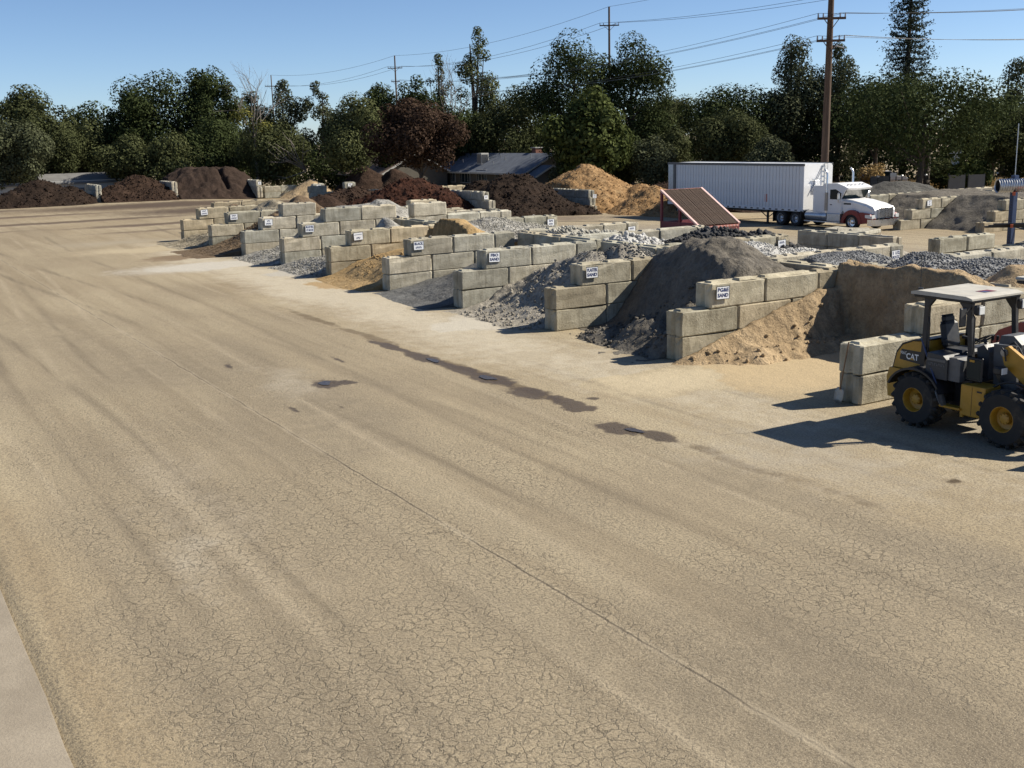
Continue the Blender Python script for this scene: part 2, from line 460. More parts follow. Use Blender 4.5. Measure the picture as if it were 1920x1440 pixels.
def ground_mat():
    t = NT('yard_ground'); c = t.coord('Object')
    sx = t.n('ShaderNodeSeparateXYZ'); t.l(c, sx.inputs[0]); X, Y = sx.outputs[0], sx.outputs[1]
    def attr4(name):
        a = t.n('ShaderNodeAttribute', attribute_name=name); q = t.n('ShaderNodeSeparateColor'); t.l(a.outputs['Color'], q.inputs[0])
        return q.outputs[0], q.outputs[1], q.outputs[2], a.outputs['Alpha']
    pat, zone, lane, dirt = attr4('surface')
    st2, worn, jkeep, trk = attr4('wear')
    st = t.noise(t.coord('Object', (1.0, .05, 1)), 1.3, 4, .62)          # long tyre streaks along the lane
    mid = t.noise(c, 2.2, 3, .65)
    grit = t.noise(c, 26, 2, .7); grit2 = t.noise(c, 75, 1, .6)
    dust = t.mix(t.map(pat, .3, .7), (.278, .222, .140), (.358, .298, .197))
    dust = t.mix(t.map(st, .40, .66, 0, .55), dust, (.215, .164, .100))
    asp = t.mix(t.map(mid, .3, .7), (.180, .149, .105), (.255, .211, .146))
    asp = t.mix(t.map(st2, .36, .70, 0, .55), asp, (.320, .261, .172))
    asp = t.mix(t.map(st, .46, .68, 0, .50), asp, (.138, .112, .078))
    col = t.mix(worn, dust, asp)
    col = t.mix(t.math('MULTIPLY', t.map(trk, .50, .18, 0, 1), t.map(st, .25, .6, .45, .85)), col, (.125, .099, .067))
    col = t.mix(t.map(trk, .54, .85, 0, .75), col, (.40, .335, .235))
    # grit of the worn surface
    col = t.mix(t.map(grit, .36, .56, .62, 0), col, (.112, .090, .064))
    col = t.mix(t.map(grit2, .52, .72, 0, .45), col, (.46, .395, .285))
    # alligator cracks
    wv = t.n('ShaderNodeTexNoise'); wv.inputs['Scale'].default_value = 3.4; wv.inputs['Detail'].default_value = 5; wv.inputs['Roughness'].default_value = .68; t.l(c, wv.inputs['Vector'])
    wadd = t.n('ShaderNodeVectorMath', operation='MULTIPLY_ADD'); t.l(wv.outputs['Color'], wadd.inputs[0]); wadd.inputs[1].default_value = (.42, .42, 0); t.l(c, wadd.inputs[2])
    vo = t.n('ShaderNodeTexVoronoi', feature='DISTANCE_TO_EDGE'); vo.voronoi_dimensions = '2D'; vo.inputs['Scale'].default_value = 6.6; vo.inputs['Randomness'].default_value = 1.0
    t.l(wadd.outputs[0], vo.inputs['Vector']); v1 = vo.outputs['Distance']
    keep = t.noise(c, 4.6, 2, .6)                                          # cracks fade in and out
    line = t.math('MULTIPLY', t.map(v1, .0, .085, 1, 0), t.math('MULTIPLY', zone, t.map(mid, .34, .58, .35, 1)))
    crack = t.math('MULTIPLY', line, t.map(keep, .40, .60))
    rim = t.math('MULTIPLY', t.map(v1, .05, .16, 1, 0), zone)  # pale band along the cracks: their sunlit edges put into the colour
    col = t.mix(t.math('MULTIPLY', rim, .20), col, (.42, .355, .25))
    col = t.mix(t.math('MULTIPLY', crack, .56), col, (.088, .070, .049))
    # paving joint running the length of the lane
    jn = t.n('ShaderNodeTexNoise'); jn.noise_dimensions = '1D'; jn.inputs['Scale'].default_value = 1.1; jn.inputs['Detail'].default_value = 4; t.l(Y, jn.inputs['W'])
    ja = t.math('ABSOLUTE', t.math('ADD', t.math('ADD', X, 10.2), t.math('MULTIPLY', t.math('SUBTRACT', jn.outputs['Fac'], .5), .09)))
    joint = t.math('MULTIPLY', t.map(ja, .004, .026, 1, 0), t.map(jkeep, .35, .55, .35, 1))
    jl = t.math('MULTIPLY', t.map(ja, .02, .09, 1, 0), t.map(jkeep, .35, .55, .45, .15))
    col = t.mix(jl, col, (.40, .34, .245))
    col = t.mix(t.math('MULTIPLY', joint, .85), col, (.085, .068, .05))
    # dirt windrow along the edge of the paving
    col = t.mix(t.math('MULTIPLY', t.map(t.math('ADD', dirt, t.math('MULTIPLY', t.math('SUBTRACT', mid, .5), .9)), .25, .75), .8), col, (.120, .090, .056))
    # spilt material (vertex attribute) with broken edges
    at = t.n('ShaderNodeAttribute', attribute_name='tint')
    en = t.noise(c, 1.8, 4, .72)
    edge = t.math('ADD', at.outputs['Alpha'], t.math('MULTIPLY', t.math('SUBTRACT', en, .5), .85))
    tc = t.mix(1.0, t.mix(t.map(grit, .3, .65, .35, 0), at.outputs['Color'], (.12, .10, .08)), (.78, .78, .78), 'MULTIPLY')
    col = t.mix(t.map(edge, .18, .85, 0, .93), col, tc)
    # damp ground
    aw = t.n('ShaderNodeAttribute', attribute_name='wet')
    we = t.math('ADD', aw.outputs['Fac'], t.math('ADD', t.math('MULTIPLY', t.math('SUBTRACT', keep, .5), .8), t.math('MULTIPLY', t.math('SUBTRACT', grit, .5), .55)))
    wet = t.map(we, .34, .64)
    col = t.mix(t.math('MULTIPLY', wet, .88), col, (.070, .050, .031))
    rough = t.map(wet, 0, 1, .95, .45, False)
    h = t.math('ADD', t.math('MULTIPLY', grit, .013), t.math('MULTIPLY', mid, .034))
    h = t.math('SUBTRACT', h, t.math('MULTIPLY', line, .017))
    return t.out(col, rough, t.bump(h, .9, 1.0), 0, .25)

def build_ground():
    xs = axis_lines([(-900, -120, 60), (-120, -30, 6), (-30, -17, 1), (-17, 3, .15), (3, 14, .3), (14, 50, .6), (50, 150, 5), (150, 1500, 90)])
    ys = axis_lines([(-300, -40, 20), (-40, -13, 1.5), (-13, 14, .15), (14, 52, .3), (52, 130, .8), (130, 250, 10), (250, 1800, 100)])
    X, Y = np.meshgrid(xs, ys)
    near = np.exp(-((X + 7) / 14) ** 2)
    Z = gz(X) + fbm(X * .3, Y * .12, 3) * .012 - .006 * np.exp(-((X + 4.6) / .5) ** 2)
    Z += np.where((X > 12) & (Y > 20), fbm(X * .2, Y * .2, 9) * .05, 0)
    Z = np.where(X < -16.05, -.05, Z + .022 * sstep(-14.6, -15.9, -X * -1))
    nx, ny = len(xs), len(ys)
    I = np.arange(nx * ny).reshape(ny, nx)
    F = np.stack([I[:-1, :-1], I[:-1, 1:], I[1:, 1:], I[1:, :-1]], -1).reshape(-1, 4)
    me = mesh_np('ground', np.stack([X, Y, Z], -1).reshape(-1, 3), F, True)
    T = [  # x, y, rx, ry, colour, strength
        (-2.1, 24, 2.5, 36, (.60, .53, .405), .78), (1.6, 2.6, 3.8, 2.7, (.58, .45, .27), 1.0), (-1.6, 3.4, 2.4, 2.4, (.62, .52, .35), .85), (-2.2, 8.2, 1.7, 1.8, (.52, .45, .33), .75),
        (-1.1, 13.4, 2.7, 2.7, (.63, .58, .48), .95), (-1.2, 17.6, 2.2, 1.2, (.50, .44, .33), .7), (.2, 19.2, 1.3, 1.5, (.205, .205, .20), .95),
        (-.8, 24.6, 2.3, 2.4, (.47, .33, .17), 1.0), (-1.2, 30.2, 2.9, 2.4, (.54, .505, .435), .9), (-2.6, 35.4, 4.8, 2.6, (.62, .58, .50), .95),
        (-2.4, 40.4, 2.6, 1.7, (.235, .165, .10), 1.0), (-3.0, 46.2, 4.8, 2.3, (.54, .45, .30), .95), (-3, 52, 5, 2.6, (.42, .36, .26), .7),
        (13, 92, 20, 7.0, (.085, .055, .038), 1.0), (14, 80, 14, 7, (.095, .064, .045), 1.0), (-6, 84, 16, 1.8, (.15, .108, .078), .9), (-2, 74, 13, 1.5, (.13, .092, .066), .95), (4, 66, 10, 1.6, (.13, .09, .065), .9), (-12, 67, 9, 1.0, (.17, .125, .09), .85), (-9, 95, 12, 3, (.12, .085, .06), .9), (1, 60, 6, 1.0, (.17, .125, .09), .8),
        (27, 54, 12, 5, (.20, .15, .11), .7), (40, 46, 8, 6, (.40, .31, .19), .7), (24, 42, 12, 8, (.30, .265, .215), .6), (25, 27, 9, 14, (.34, .305, .25), .6), (15.5, 20, 4, 22, (.36, .325, .265), .55),
        (-8.6, 8.7, .75, 2.6, (.47, .41, .31), .6), (-3.2, -2.5, 2.4, 4.5, (.46, .405, .315), .55), (-12.8, 1.5, .9, 7, (.45, .38, .275), .5), (-13.5, -1, .8, 3.0, (.52, .455, .35), .5),
        (0.4, -4, 2.2, 4, (.40, .36, .285), .6), (3, 160, 60, 40, (.30, .235, .14), .9), (95, 90, 60, 50, (.30, .235, .14), .9)]
    best = np.zeros_like(X); col = np.zeros(X.shape + (3,)); col[:] = (.45, .38, .27)
    wx = X + fbm(X * .6, Y * .6, 21) * .9; wy = Y + fbm(X * .6, Y * .6, 33) * .9
    for x, y, rx, ry, c, s in T:
        a = s * np.clip(1.25 - np.sqrt(((wx - x) / rx) ** 2 + ((wy - y) / ry) ** 2) * .95, 0, 1)
        k = a > best
        best = np.where(k, a, best); col[k] = c
    A = np.concatenate([col, best[..., None]], -1).reshape(-1, 4)
    at = me.attributes.new('tint', 'FLOAT_COLOR', 'POINT'); at.data.foreach_set('color', A.astype(np.float32).ravel())
    WET = [(-7.95, 8.12, .30, .42), (-7.55, 7.9, .22, .2), (-4.74, 9.15, .25, 1.3), (-4.70, 7.6, .27, 1.2), (-4.62, 6.2, .36, .95), (-4.72, 11.4, .17, 1.5), (-4.72, 4.45, .40, .60), (-4.55, 3.3, .22, .7), (-4.62, 2.7, .30, .35), (-4.95, .85, .34, .5), (-4.72, .0, .24, .55),
           (-3.95, 3.3, .16, .2), (-2.68, -4.97, .17, .16), (-6.6, 10.6, .10, .5), (-8.6, 5.7, .1, .25), (-9.2, 11.6, .12, .5), (-9.5, 6.2, .08, .4)]
    ww = np.zeros_like(X)
    wx = X + fbm(X * 1.6, Y * 1.6, 5) * .16; wy = Y + fbm(X * 1.6, Y * 1.6, 6) * .3
    for k, (x, y, rx, ry) in enumerate(WET):
        s = 1.0 if k < 11 else .75
        ww = np.maximum(ww, s * np.clip(1.35 - np.sqrt(((wx - x) / rx) ** 2 + ((wy - y) / ry) ** 2) * .85, 0, 1))
    at = me.attributes.new('wet', 'FLOAT', 'POINT'); at.data.foreach_set('value', ww.astype(np.float32).ravel())
    # broad wear patterns, one value per vertex
    n01 = lambda f: .5 + .36 * f
    pat = n01(fbm(X * .22, Y * .22, 401, 3)); st2 = n01(fbm(X * .55, Y * .088, 402, 4))
    wob = X + fbm(X * .7, Y * .7, 403, 3) * .45
    lane = sstep(-15.6, -14.6, wob) * (1 - sstep(-5.2, -4.4, wob))
    zone = sstep(.28, .50, st2) * sstep(.26, .52, n01(fbm(X * .3, Y * .3, 404, 3))) * lane * (1 - .65 * sstep(0, 16, Y))
    dw = np.abs(X + 4.58 + fbm(X * .8, Y * .8, 405) * .2)
    dirt = (1 - .4 * sstep(0, -4, -Y * -1)) * (1 - sstep(.03, .34, dw)) * sstep(.32, .58, n01(fbm(X * .9, Y * .45, 406))) * (1 - sstep(14, 26, Y))
    worn = lane * (.9 - .55 * sstep(.40, .72, pat)) * (1 - .65 * sstep(4, 34, Y))
    jk = n01(fbm(X * .05, Y * 1.1, 407, 3))
    trk = np.full_like(X, .5)
    rt = np.random.default_rng(19)
    for (a, b_, c_, sg) in ((-14.3, .022, 3.0, -1), (-12.2, .02, 3.0, -1), (-13.4, .035, 9.0, 1), (-11.3, .03, 9.0, 1), (-12.9, -.012, 1.0, -1), (-9.1, .015, 5.0, 1), (-7.2, .015, 5.0, -1), (-8.3, -.05, 12, -1), (-6.3, -.05, 12, -1), (-6.0, .03, 7, 1), (-3.4, .06, 4, -1), (-2.0, .10, 9, -1), (-1.2, -.08, 14, 1), (-14.9, .0, 2, 1)):
        xc = a + b_ * (Y + 6) + .25 * np.sin(Y * .13 + c_) + (b_ * .12) * np.clip(Y - 10, 0, 60) ** 1.25
        w = .12 + .04 * np.sin(Y * .7 + c_)
        k = np.exp(-((X - xc) / w) ** 2) * sstep(.25, .6, .5 + .5 * fbm(X * .2 + c_, Y * .11, 77)) * (X > -15.6) * (Y < 75)
        trk += sg * .24 * k
    trk = np.clip(trk, 0, 1)
    for nm, ch in (('surface', (pat, zone, lane, dirt)), ('wear', (st2, worn, jk, trk))):
        at = me.attributes.new(nm, 'FLOAT_COLOR', 'POINT'); at.data.foreach_set('color', np.stack(ch, -1).astype(np.float32).ravel())
    tag(link('ground', me, ground_mat()), kind='structure')
build_ground()

def apron():
    t = NT('apron_concrete'); c = t.coord('Object')
    a = t.noise(c, .9, 5, .65); g = t.noise(c, 40, 3, .65); d = t.noise(c, 5, 5, .7)
    col = t.mix(t.map(a, .3, .7), (.235, .197, .146), (.315, .268, .203))
    col = t.mix(t.map(d, .55, .75, 0, .4), col, (.19, .155, .11)); col = t.mix(t.map(g, .3, .6, .45, 0), col, (.2, .17, .13))
    m = t.out(col, .9, t.bump(t.math('ADD', g, d), .3, .02))
    b = MB()
    n = 60; y0, y1 = -30, 40
    vs = []; fs = []
    for i in range(n + 1):
        y = y0 + (y1 - y0) * i / n; e = -16.03 + random.uniform(-.012, .012)
        vs += [(-60, y, .010), (e - .012, y, .010), (e, y, .009), (e, y, -.2)]
    for i in range(n):
        for k in range(3): fs.append((i * 4 + k, i * 4 + k + 1, i * 4 + 5 + k, i * 4 + 4 + k))
    b.add(vs, fs)
    tag(b.build('concrete_pavement', m), kind='structure')
apron()

def puddles():
    t = NT('puddle_water'); f = t.noise(t.coord('Object'), 9, 3, .6)
    m = t.out(t.mix(t.map(f, .4, .7), (.045, .034, .023), (.065, .050, .034)), .25, t.bump(f, .04, .02), 0, .22)
    for k, (x, y, rx, ry) in enumerate([(-7.98, 8.14, .17, .26), (-4.72, 9.0, .10, .45), (-4.66, 6.35, .13, .42), (-4.80, .52, .11, .26)]):
        n = 40; pts = []
        for i in range(n):
            a = 2 * math.pi * i / n
            r = .85 + .16 * math.sin(a * 2 + k) + .10 * math.sin(a * 3 + 2 * k) + .05 * math.sin(a * 7 + k)
            pts.append((x + rx * r * math.cos(a), y + ry * r * math.sin(a), .0135))
        b = MB(); b.add(pts, [tuple(range(n))])
        tag(b.build('puddle', m), kind='structure')
puddles()

# ---------------------------------------------------------------- concrete blocks and bin walls
_BLK = {}
def block_mesh(L, v):
    key = (round(L, 2), v)
    if key in _BLK: return _BLK[key]
    rnd = random.Random(int(L * 100) * 31 + v)
    l, w, h = L - .022, BW - .008, BH - .006
    c = .05 if v != 2 else .03
    hx, hy = l / 2, w / 2
    plan = [(-hx + c, -hy), (-hx * .3, -hy), (hx * .35, -hy), (hx - c, -hy), (hx, -hy + c), (hx, -.085), (hx - .055, -.03), (hx - .055, .03), (hx, .085), (hx, hy - c),
            (hx - c, hy), (-hx + c, hy), (-hx, hy - c), (-hx, .085), (-hx + .055, .03), (-hx + .055, -.03), (-hx, -.085), (-hx, -hy + c)]
    n = len(plan); b = MB(); rings = [(0, .028), (.03, 0), (.22, 0), (.42, 0), (h - .022, 0), (h, .024)]
    vs = []
    for k, (z, ins) in enumerate(rings):
        for (x, y) in plan:
            sx = 1 - ins / hx; sy = 1 - ins / hy
            j = .009 if 0 < k < 5 else .006
            vs.append((x * sx + rnd.uniform(-j, j), y * sy + rnd.uniform(-j, j), z + rnd.uniform(-.006, .006) * (1 if k else 0)))
    # a few chipped corners and edges
    for _ in range(5):
        i = rnd.choice([0, 3, 4, 9, 10, 11, 12, 17, 1, 2]); k = rnd.choice([0, 4, 5, 5])
        x, y, z = vs[k * n + i]; q = rnd.uniform(.02, .05)
        vs[k * n + i] = (x * (1 - q / hx), y * (1 - q / hy), z + (q * .6 if k == 0 else -q * .6))
    fs = [tuple(range(n - 1, -1, -1))]
    for k in range(len(rings) - 1):
        for i in range(n):
            fs.append((k * n + i, k * n + (i + 1) % n, (k + 1) * n + (i + 1) % n, (k + 1) * n + i))
    fs.append(tuple(range((len(rings) - 1) * n, len(rings) * n)))
    b.add(vs, fs)
    # interlocking lugs on top
    segs = [(-hx * .86, -hx * .18), (hx * .16, hx * .84)] if v in (0, 3) else [(-hx * .88, -hx * .08), (hx * .05, hx * .38), (hx * .48, hx * .85)] if v == 1 else [(-hx * .9, hx * .88)]
    for a, e in segs:
        if e - a < .12: continue
        g = .045
        b.add([(a, -.15, h - .01), (e, -.15, h - .01), (e, .15, h - .01), (a, .15, h - .01), (a + g, -.10, h + g), (e - g, -.10, h + g), (e - g, .10, h + g), (a + g, .10, h + g)],
              [(4, 5, 6, 7), (0, 1, 5, 4), (1, 2, 6, 5), (2, 3, 7, 6), (3, 0, 4, 7)])
    _BLK[key] = b.mesh('block'); _BLK[key].materials.append(M['concrete'])
    return _BLK[key]

_LOOP = []
def loop_mesh():
    if not _LOOP:
        b = MB(); b.tube([(.07 * math.cos(t), 0, .11 * math.sin(t)) for t in np.linspace(0, math.pi, 7)], .012, 5)
        _LOOP.append(b.mesh('lifting_loop')); _LOOP[0].materials.append(M['steel'])
    return _LOOP[0]

def wall(label, x, y, rotz, courses, z=0.0, tint=(1, 1, 1), seed=0, group='concrete block walls', sink=.0, gap=0.0):
    """dry-stacked wall; local x runs along the wall, courses = [(start, end), ...] from the bottom up"""
    rnd = random.Random(seed * 7 + 3)
    root = empty('block_wall', label, 'wall', (x, y, z - sink), rotz, group)
    for k, c in enumerate(courses):
        for (s, e) in (c if isinstance(c[0], tuple) else (c,)):
            p = s
            while e - p > .45:
                L = BL if e - p >= BL - .05 else (1.22 if e - p >= 1.15 else .915 if e - p > .85 else .61)
                o = link('block', block_mesh(L, rnd.choice((0, 0, 1, 2, 3))), None, root)
                o.location = (p + L / 2 + rnd.uniform(-.006, .006), BW / 2 + rnd.uniform(-.016, .016), k * BH)
                o.rotation_euler = (0, 0, rnd.uniform(-.008, .008) + (math.pi if rnd.random() < .5 else 0))
                q = rnd.uniform(.80, 1.16) * (1.0 if k else .9); r = rnd.uniform(-.04, .05)
                o.color = (tint[0] * q * (1 + r), tint[1] * q, tint[2] * q * (1 - r), 1)
                if rnd.random() < .3 and L > 1.2:
                    q = bpy.data.objects.new('lifting_loop', loop_mesh()); COL.objects.link(q); q.parent = root
                    q.location = (p + L * rnd.uniform(.4, .6), BW / 2, (k + 1) * BH - .02); q.rotation_euler = (rnd.uniform(-.5, .5), 0, rnd.uniform(-.4, .4))
                p += L
    return root

def text_mesh(s, size, align='CENTER', extrude=.0, bold=0.0):
    cu = bpy.data.curves.new('t', 'FONT'); cu.body = s; cu.size = size; cu.align_x = align; cu.align_y = 'CENTER'
    cu.extrude = extrude; cu.offset = bold; cu.resolution_u = 2
    o = bpy.data.objects.new('t', cu); COL.objects.link(o)
    me = bpy.data.meshes.new_from_object(o.evaluated_get(bpy.context.evaluated_depsgraph_get()))
    bpy.data.objects.remove(o); bpy.data.curves.remove(cu)
    me.materials.clear()
    return me

def sign(label, x, y, z, lines, w=.40, h=.30, rotz=0.0, fit=True, ink='ink'):
    """white board facing local -y"""
    root = empty('bin_sign', label, 'sign', (x, y, z), rotz, 'bin signs')
    root.rotation_euler = (random.uniform(-.01, .0), random.uniform(-.05, .05), rotz)
    b = MB(); b.box(-w / 2, w / 2, -.012, 0, -h / 2, h / 2); b.build('board', M['sign'], root)
    b = MB()
    for a, c, d, e in ((-w / 2 - .012, w / 2 + .012, h / 2, h / 2 + .012), (-w / 2 - .012, w / 2 + .012, -h / 2 - .012, -h / 2), (-w / 2 - .012, -w / 2, -h / 2, h / 2), (w / 2, w / 2 + .012, -h / 2, h / 2)):
        b.box(a, c, -.015, 0, d, e)
    b.build('frame', M['darkgrey'], root)
    n = len(lines); step = h / (n + .25)
    for i, s in enumerate(lines):
        if s[0] == '#':                      # print too small to read in the photograph: strokes only
            k = int(s[1:] or 11); g = MB(); u = w * (.09 if k < 11 else .075); hh = step * (.52 if k < 11 else .2)
            for j in range(k):
                x0 = (j - k / 2) * u
                g.box(x0 + u * .08, x0 + u * .34, -.0155, -.0125, (n - 1) / 2 * step - i * step - hh / 2, (n - 1) / 2 * step - i * step + hh / 2)
                g.box(x0 + u * .34, x0 + u * .86, -.0152, -.0125, (n - 1) / 2 * step - i * step + hh * (.1 if j % 3 else -.5), (n - 1) / 2 * step - i * step + hh * (.5 if j % 3 else -.1))
            g.build('lettering', M[ink], root); continue
        me = text_mesh(s, step * .95, bold=.006)
        o = link('lettering', me, M[ink], root)
        o.rotation_euler = (math.pi / 2, 0, 0)
        xs = [v.co.x for v in me.vertices]; wid = max(xs) - min(xs) if xs else 1
        o.location = (0, -.0145, (n - 1) / 2 * step - i * step); o.scale = (min(1.25, w * .88 / wid), 1, 1)
    return root

GREY, TANC, PALE, OLV = (1.0, 1.0, .99), (1.05, .99, .88), (1.12, 1.13, 1.14), (1.0, .985, .93)
front = [  # tint, third-course start, fourth course, wording
    (OLV, 1.9, None, None, 'end of the bin row beside the yellow loader'),
    (TANC, .92, None, ('PG&E', 'SAND'), 'with the PG&E SAND sign'),
    (OLV, .92, None, ('PLASTER', 'SAND'), 'with the PLASTER SAND sign'),
    (GREY, .92, None, ('FBO', 'SAND'), 'with the FBO SAND sign'),
    (GREY, .92, None, ('BLACK', '#7'), 'with the sign reading BLACK'),
    (TANC, .92, None, ('#', '#5'), 'stained gold, left of the golden sand'),
    (GREY, .95, (2.07, 5.7), ('BLUE PEA', '1/2 ROCK'), 'topped by two pale blocks, sixth from the PG&E SAND wall'),
    (PALE, .95, (2.05, 3.9), ('#4', '#7'), 'topped by a single pale block'),
    (OLV, .95, None, ('#6', '#8'), 'second from the far left end of the bin row'),
    (TANC, .95, None, ('#6', '#8'), 'at the far left end of the bin row'),
]
for i, (tint, s3, s4, txt, what) in enumerate(front):
    cs = [(0, 5.49), (0, 5.49), (s3, 5.49)]
    if s4: cs.append(s4)
    wall('stepped concrete block bin wall ' + what, 0, i * W - .61, 0, cs, 0, tint, i, 'front bin walls')
    if txt:
        sign('white bin sign lettered ' + ' '.join(q for q in txt if q[0] != '#') if i < 5 else ['', '', '', '', '', 'white bin sign on the gold-stained wall by the golden sand', 'white bin sign below the two pale top blocks', 'white bin sign below the single pale top block',
             'white bin sign second from the far left of the row', 'white bin sign at the far left end of the row'][i], s3 + .36, i * W - .61 - .022, 1.22 + .38, txt)
wall('third course of a grey block wall behind the far left bin', 3.5, 10 * W - .61, 0, [(0, 3.7), (0, 3.7), (0, 3.7)], 0, TANC, 40)
# spine between the front and back bins
for i in (0, 1, 2, 3, 5, 6, 7, 8):
    wall('shaded grey block wall closing the back of the %s bin' % ('tan sand', 'tall dark grey sand', 'lumpy pale grey sand', 'smooth dark fines', 'golden sand', 'pale grey fine gravel', 'low grey gravel', 'brown crushed stone', 'beige gravel')[i], 6.12, i * W + .02, math.pi / 2, [(0, 4.9), (0, 4.9), (0, 4.9)], 0, OLV, 60 + i, 'walls across the back of the bins')
# back bins, open to the truck lane
back = [(4.98, 14.2, None, 'with lifting loops on top beside the blue-grey gravel'), (8.19, 11.6, ('1 1/2', 'ROCK'), 'with the 1 1/2 ROCK sign'), (13.18, 11.6, ('#7', '#5'), 'whose sign is half buried in black rock'),
        (18.2, 12.2, None, 'between the black rock and the white rock'), (21.9, 11.6, ('#7', '#7'), 'with a sign, nearest the red screen'), (28.1, 11.6, ('3/4', '#7'), 'with a sign behind the pale river rock'), (34.7, 11.7, ('#4',), 'with a small white sign beside the dark mulch bay'), (40.5, 11.0, None, 'beyond the grey gravel heap')]
for k, (y, xe, txt, what) in enumerate(back):
    wall('low concrete block back wall ' + what, 6.2, y, 0, [(0, xe - 6.2), (0, xe - 6.2), (0, xe - 6.2)], 0, (PALE, GREY, OLV)[k % 3], 80 + k, 'back bin walls')
    if txt:
        sign(('', 'white sign lettered 1 1/2 ROCK', 'white sign half buried in black rock', '', 'white sign on the back wall nearest the red screen', 'white sign on the back wall behind the pale river rock', 'small white sign on the back wall beside the dark mulch')[k], xe - .32, y - .022, 1.53, txt, .36, .30)
wall('two pale blocks stacked above the back wall behind the grey fines', 6.6, 6 * W - .61, 0, [(0, 1.83), (0, 5.4), (0, 5.4), (0, 1.83)], 0, PALE, 95, 'back bin walls')

# ---------------------------------------------------------------- heaps
def heap(name, label, cat, mat, x0, x1, y0, y1, res, zf, group=None, skirt=True, parent=None):
    nx, ny = max(6, int((x1 - x0) / res)), max(6, int((y1 - y0) / res))
    xs, ys = np.linspace(x0, x1, nx), np.linspace(y0, y1, ny)
    X, Y = np.meshgrid(xs, ys)
    G = gz(X)
    Z = np.maximum(zf(X, Y) + G, G - .08)
    V = np.stack([X, Y, Z], -1)
    # round the outline: lateral jitter makes lumps overhang a little
    V[..., 0] += fbm(X * 3, Y * 3, 71) * res * .5; V[..., 1] += fbm(X * 3, Y * 3, 72) * res * .5
    I = np.arange(nx * ny).reshape(ny, nx)
    F = np.stack([I[:-1, :-1], I[:-1, 1:], I[1:, 1:], I[1:, :-1]], -1).reshape(-1, 4)
    up = (Z - G).ravel() > -.03
    F = F[up[F].any(1)]
    V = V.reshape(-1, 3)
    if skirt:
        ring = np.concatenate([I[0, :], I[1:, -1], I[-1, -2::-1], I[-2:0:-1, 0]])
        low = V[ring].copy(); low[:, 2] = gz(low[:, 0]) - .1
        b = len(V); n = len(ring); V = np.concatenate([V, low])
        j = np.arange(n); k = (j + 1) % n
        F = np.concatenate([F, np.stack([ring[j], b + j, b + k, ring[k]], -1)])
    used = np.unique(F); mp = np.full(len(V), -1); mp[used] = np.arange(len(used))
    o = link(name, mesh_np(name, V[used], mp[F], True), mat, parent)
    return tag(o, label, cat, group) if parent is None else o

_t = (1 + 5 ** .5) / 2
ICO_V = np.array([(-1, _t, 0), (1, _t, 0), (-1, -_t, 0), (1, -_t, 0), (0, -1, _t), (0, 1, _t), (0, -1, -_t), (0, 1, -_t), (_t, 0, -1), (_t, 0, 1), (-_t, 0, -1), (-_t, 0, 1)]) / 1.9
ICO_F = np.array([(0, 11, 5), (0, 5, 1), (0, 1, 7), (0, 7, 10), (0, 10, 11), (1, 5, 9), (5, 11, 4), (11, 10, 2), (10, 7, 6), (7, 1, 8), (3, 9, 4), (3, 4, 2), (3, 2, 6), (3, 6, 8), (3, 8, 9), (4, 9, 5), (2, 4, 11), (6, 2, 10), (8, 6, 7), (9, 8, 1)])
OCT_V = np.array([(1, 0, 0), (-1, 0, 0), (0, 1, 0), (0, -1, 0), (0, 0, 1), (0, 0, -1)], float)
OCT_F = np.array([(0, 2, 4), (2, 1, 4), (1, 3, 4), (3, 0, 4), (2, 0, 5), (1, 2, 5), (3, 1, 5), (0, 3, 5)])

def rand_rot(n, rng):
    q = rng.normal(size=(n, 4)); q /= np.linalg.norm(q, axis=1)[:, None]
    w, x, y, z = q.T
    return np.stack([1 - 2 * (y * y + z * z), 2 * (x * y - z * w), 2 * (x * z + y * w), 2 * (x * y + z * w), 1 - 2 * (x * x + z * z), 2 * (y * z - x * w), 2 * (x * z - y * w), 2 * (y * z + x * w), 1 - 2 * (x * x + y * y)], -1).reshape(n, 3, 3)

def stones(name, parent, mat, P, s0, s1, seed=0, fine=False, lift=.25):
    """loose stones at points P, one joined part"""
    rng = np.random.default_rng(seed); n = len(P)
    BV, BF = (OCT_V, OCT_F) if fine else (ICO_V, ICO_F)
    s = s0 + (s1 - s0) * rng.random(n) ** 1.6
    an = .65 + .6 * rng.random((n, 1, 3))
    V = BV[None] * an * (1 + .22 * rng.normal(size=(n, len(BV), 1)).clip(-1.5, 1.5))
    V = np.einsum('nij,nkj->nki', rand_rot(n, rng), V) * (s[:, None, None] * .5)
    V += P[:, None, :]; V[..., 2] += (s * lift)[:, None]
    F = (BF[None] + (np.arange(n) * len(BV))[:, None, None]).reshape(-1, 3)
    o = link(name, mesh_np(name, V.reshape(-1, 3), F), mat, parent)
    o['kind'] = 'stuff'
    return o

def scatter(zf, x0, x1, y0, y1, n, seed, zmin=.03, dens=None):
    rng = np.random.default_rng(seed)
    x = x0 + (x1 - x0) * rng.random(n * 3); y = y0 + (y1 - y0) * rng.random(n * 3)
    z = zf(x, y); k = z > zmin
    if dens is not None: k &= rng.random(n * 3) < dens(x, y)
    x, y, z = x[k][:n], y[k][:n], z[k][:n]
    return np.stack([x, y, z + gz(x)], -1)

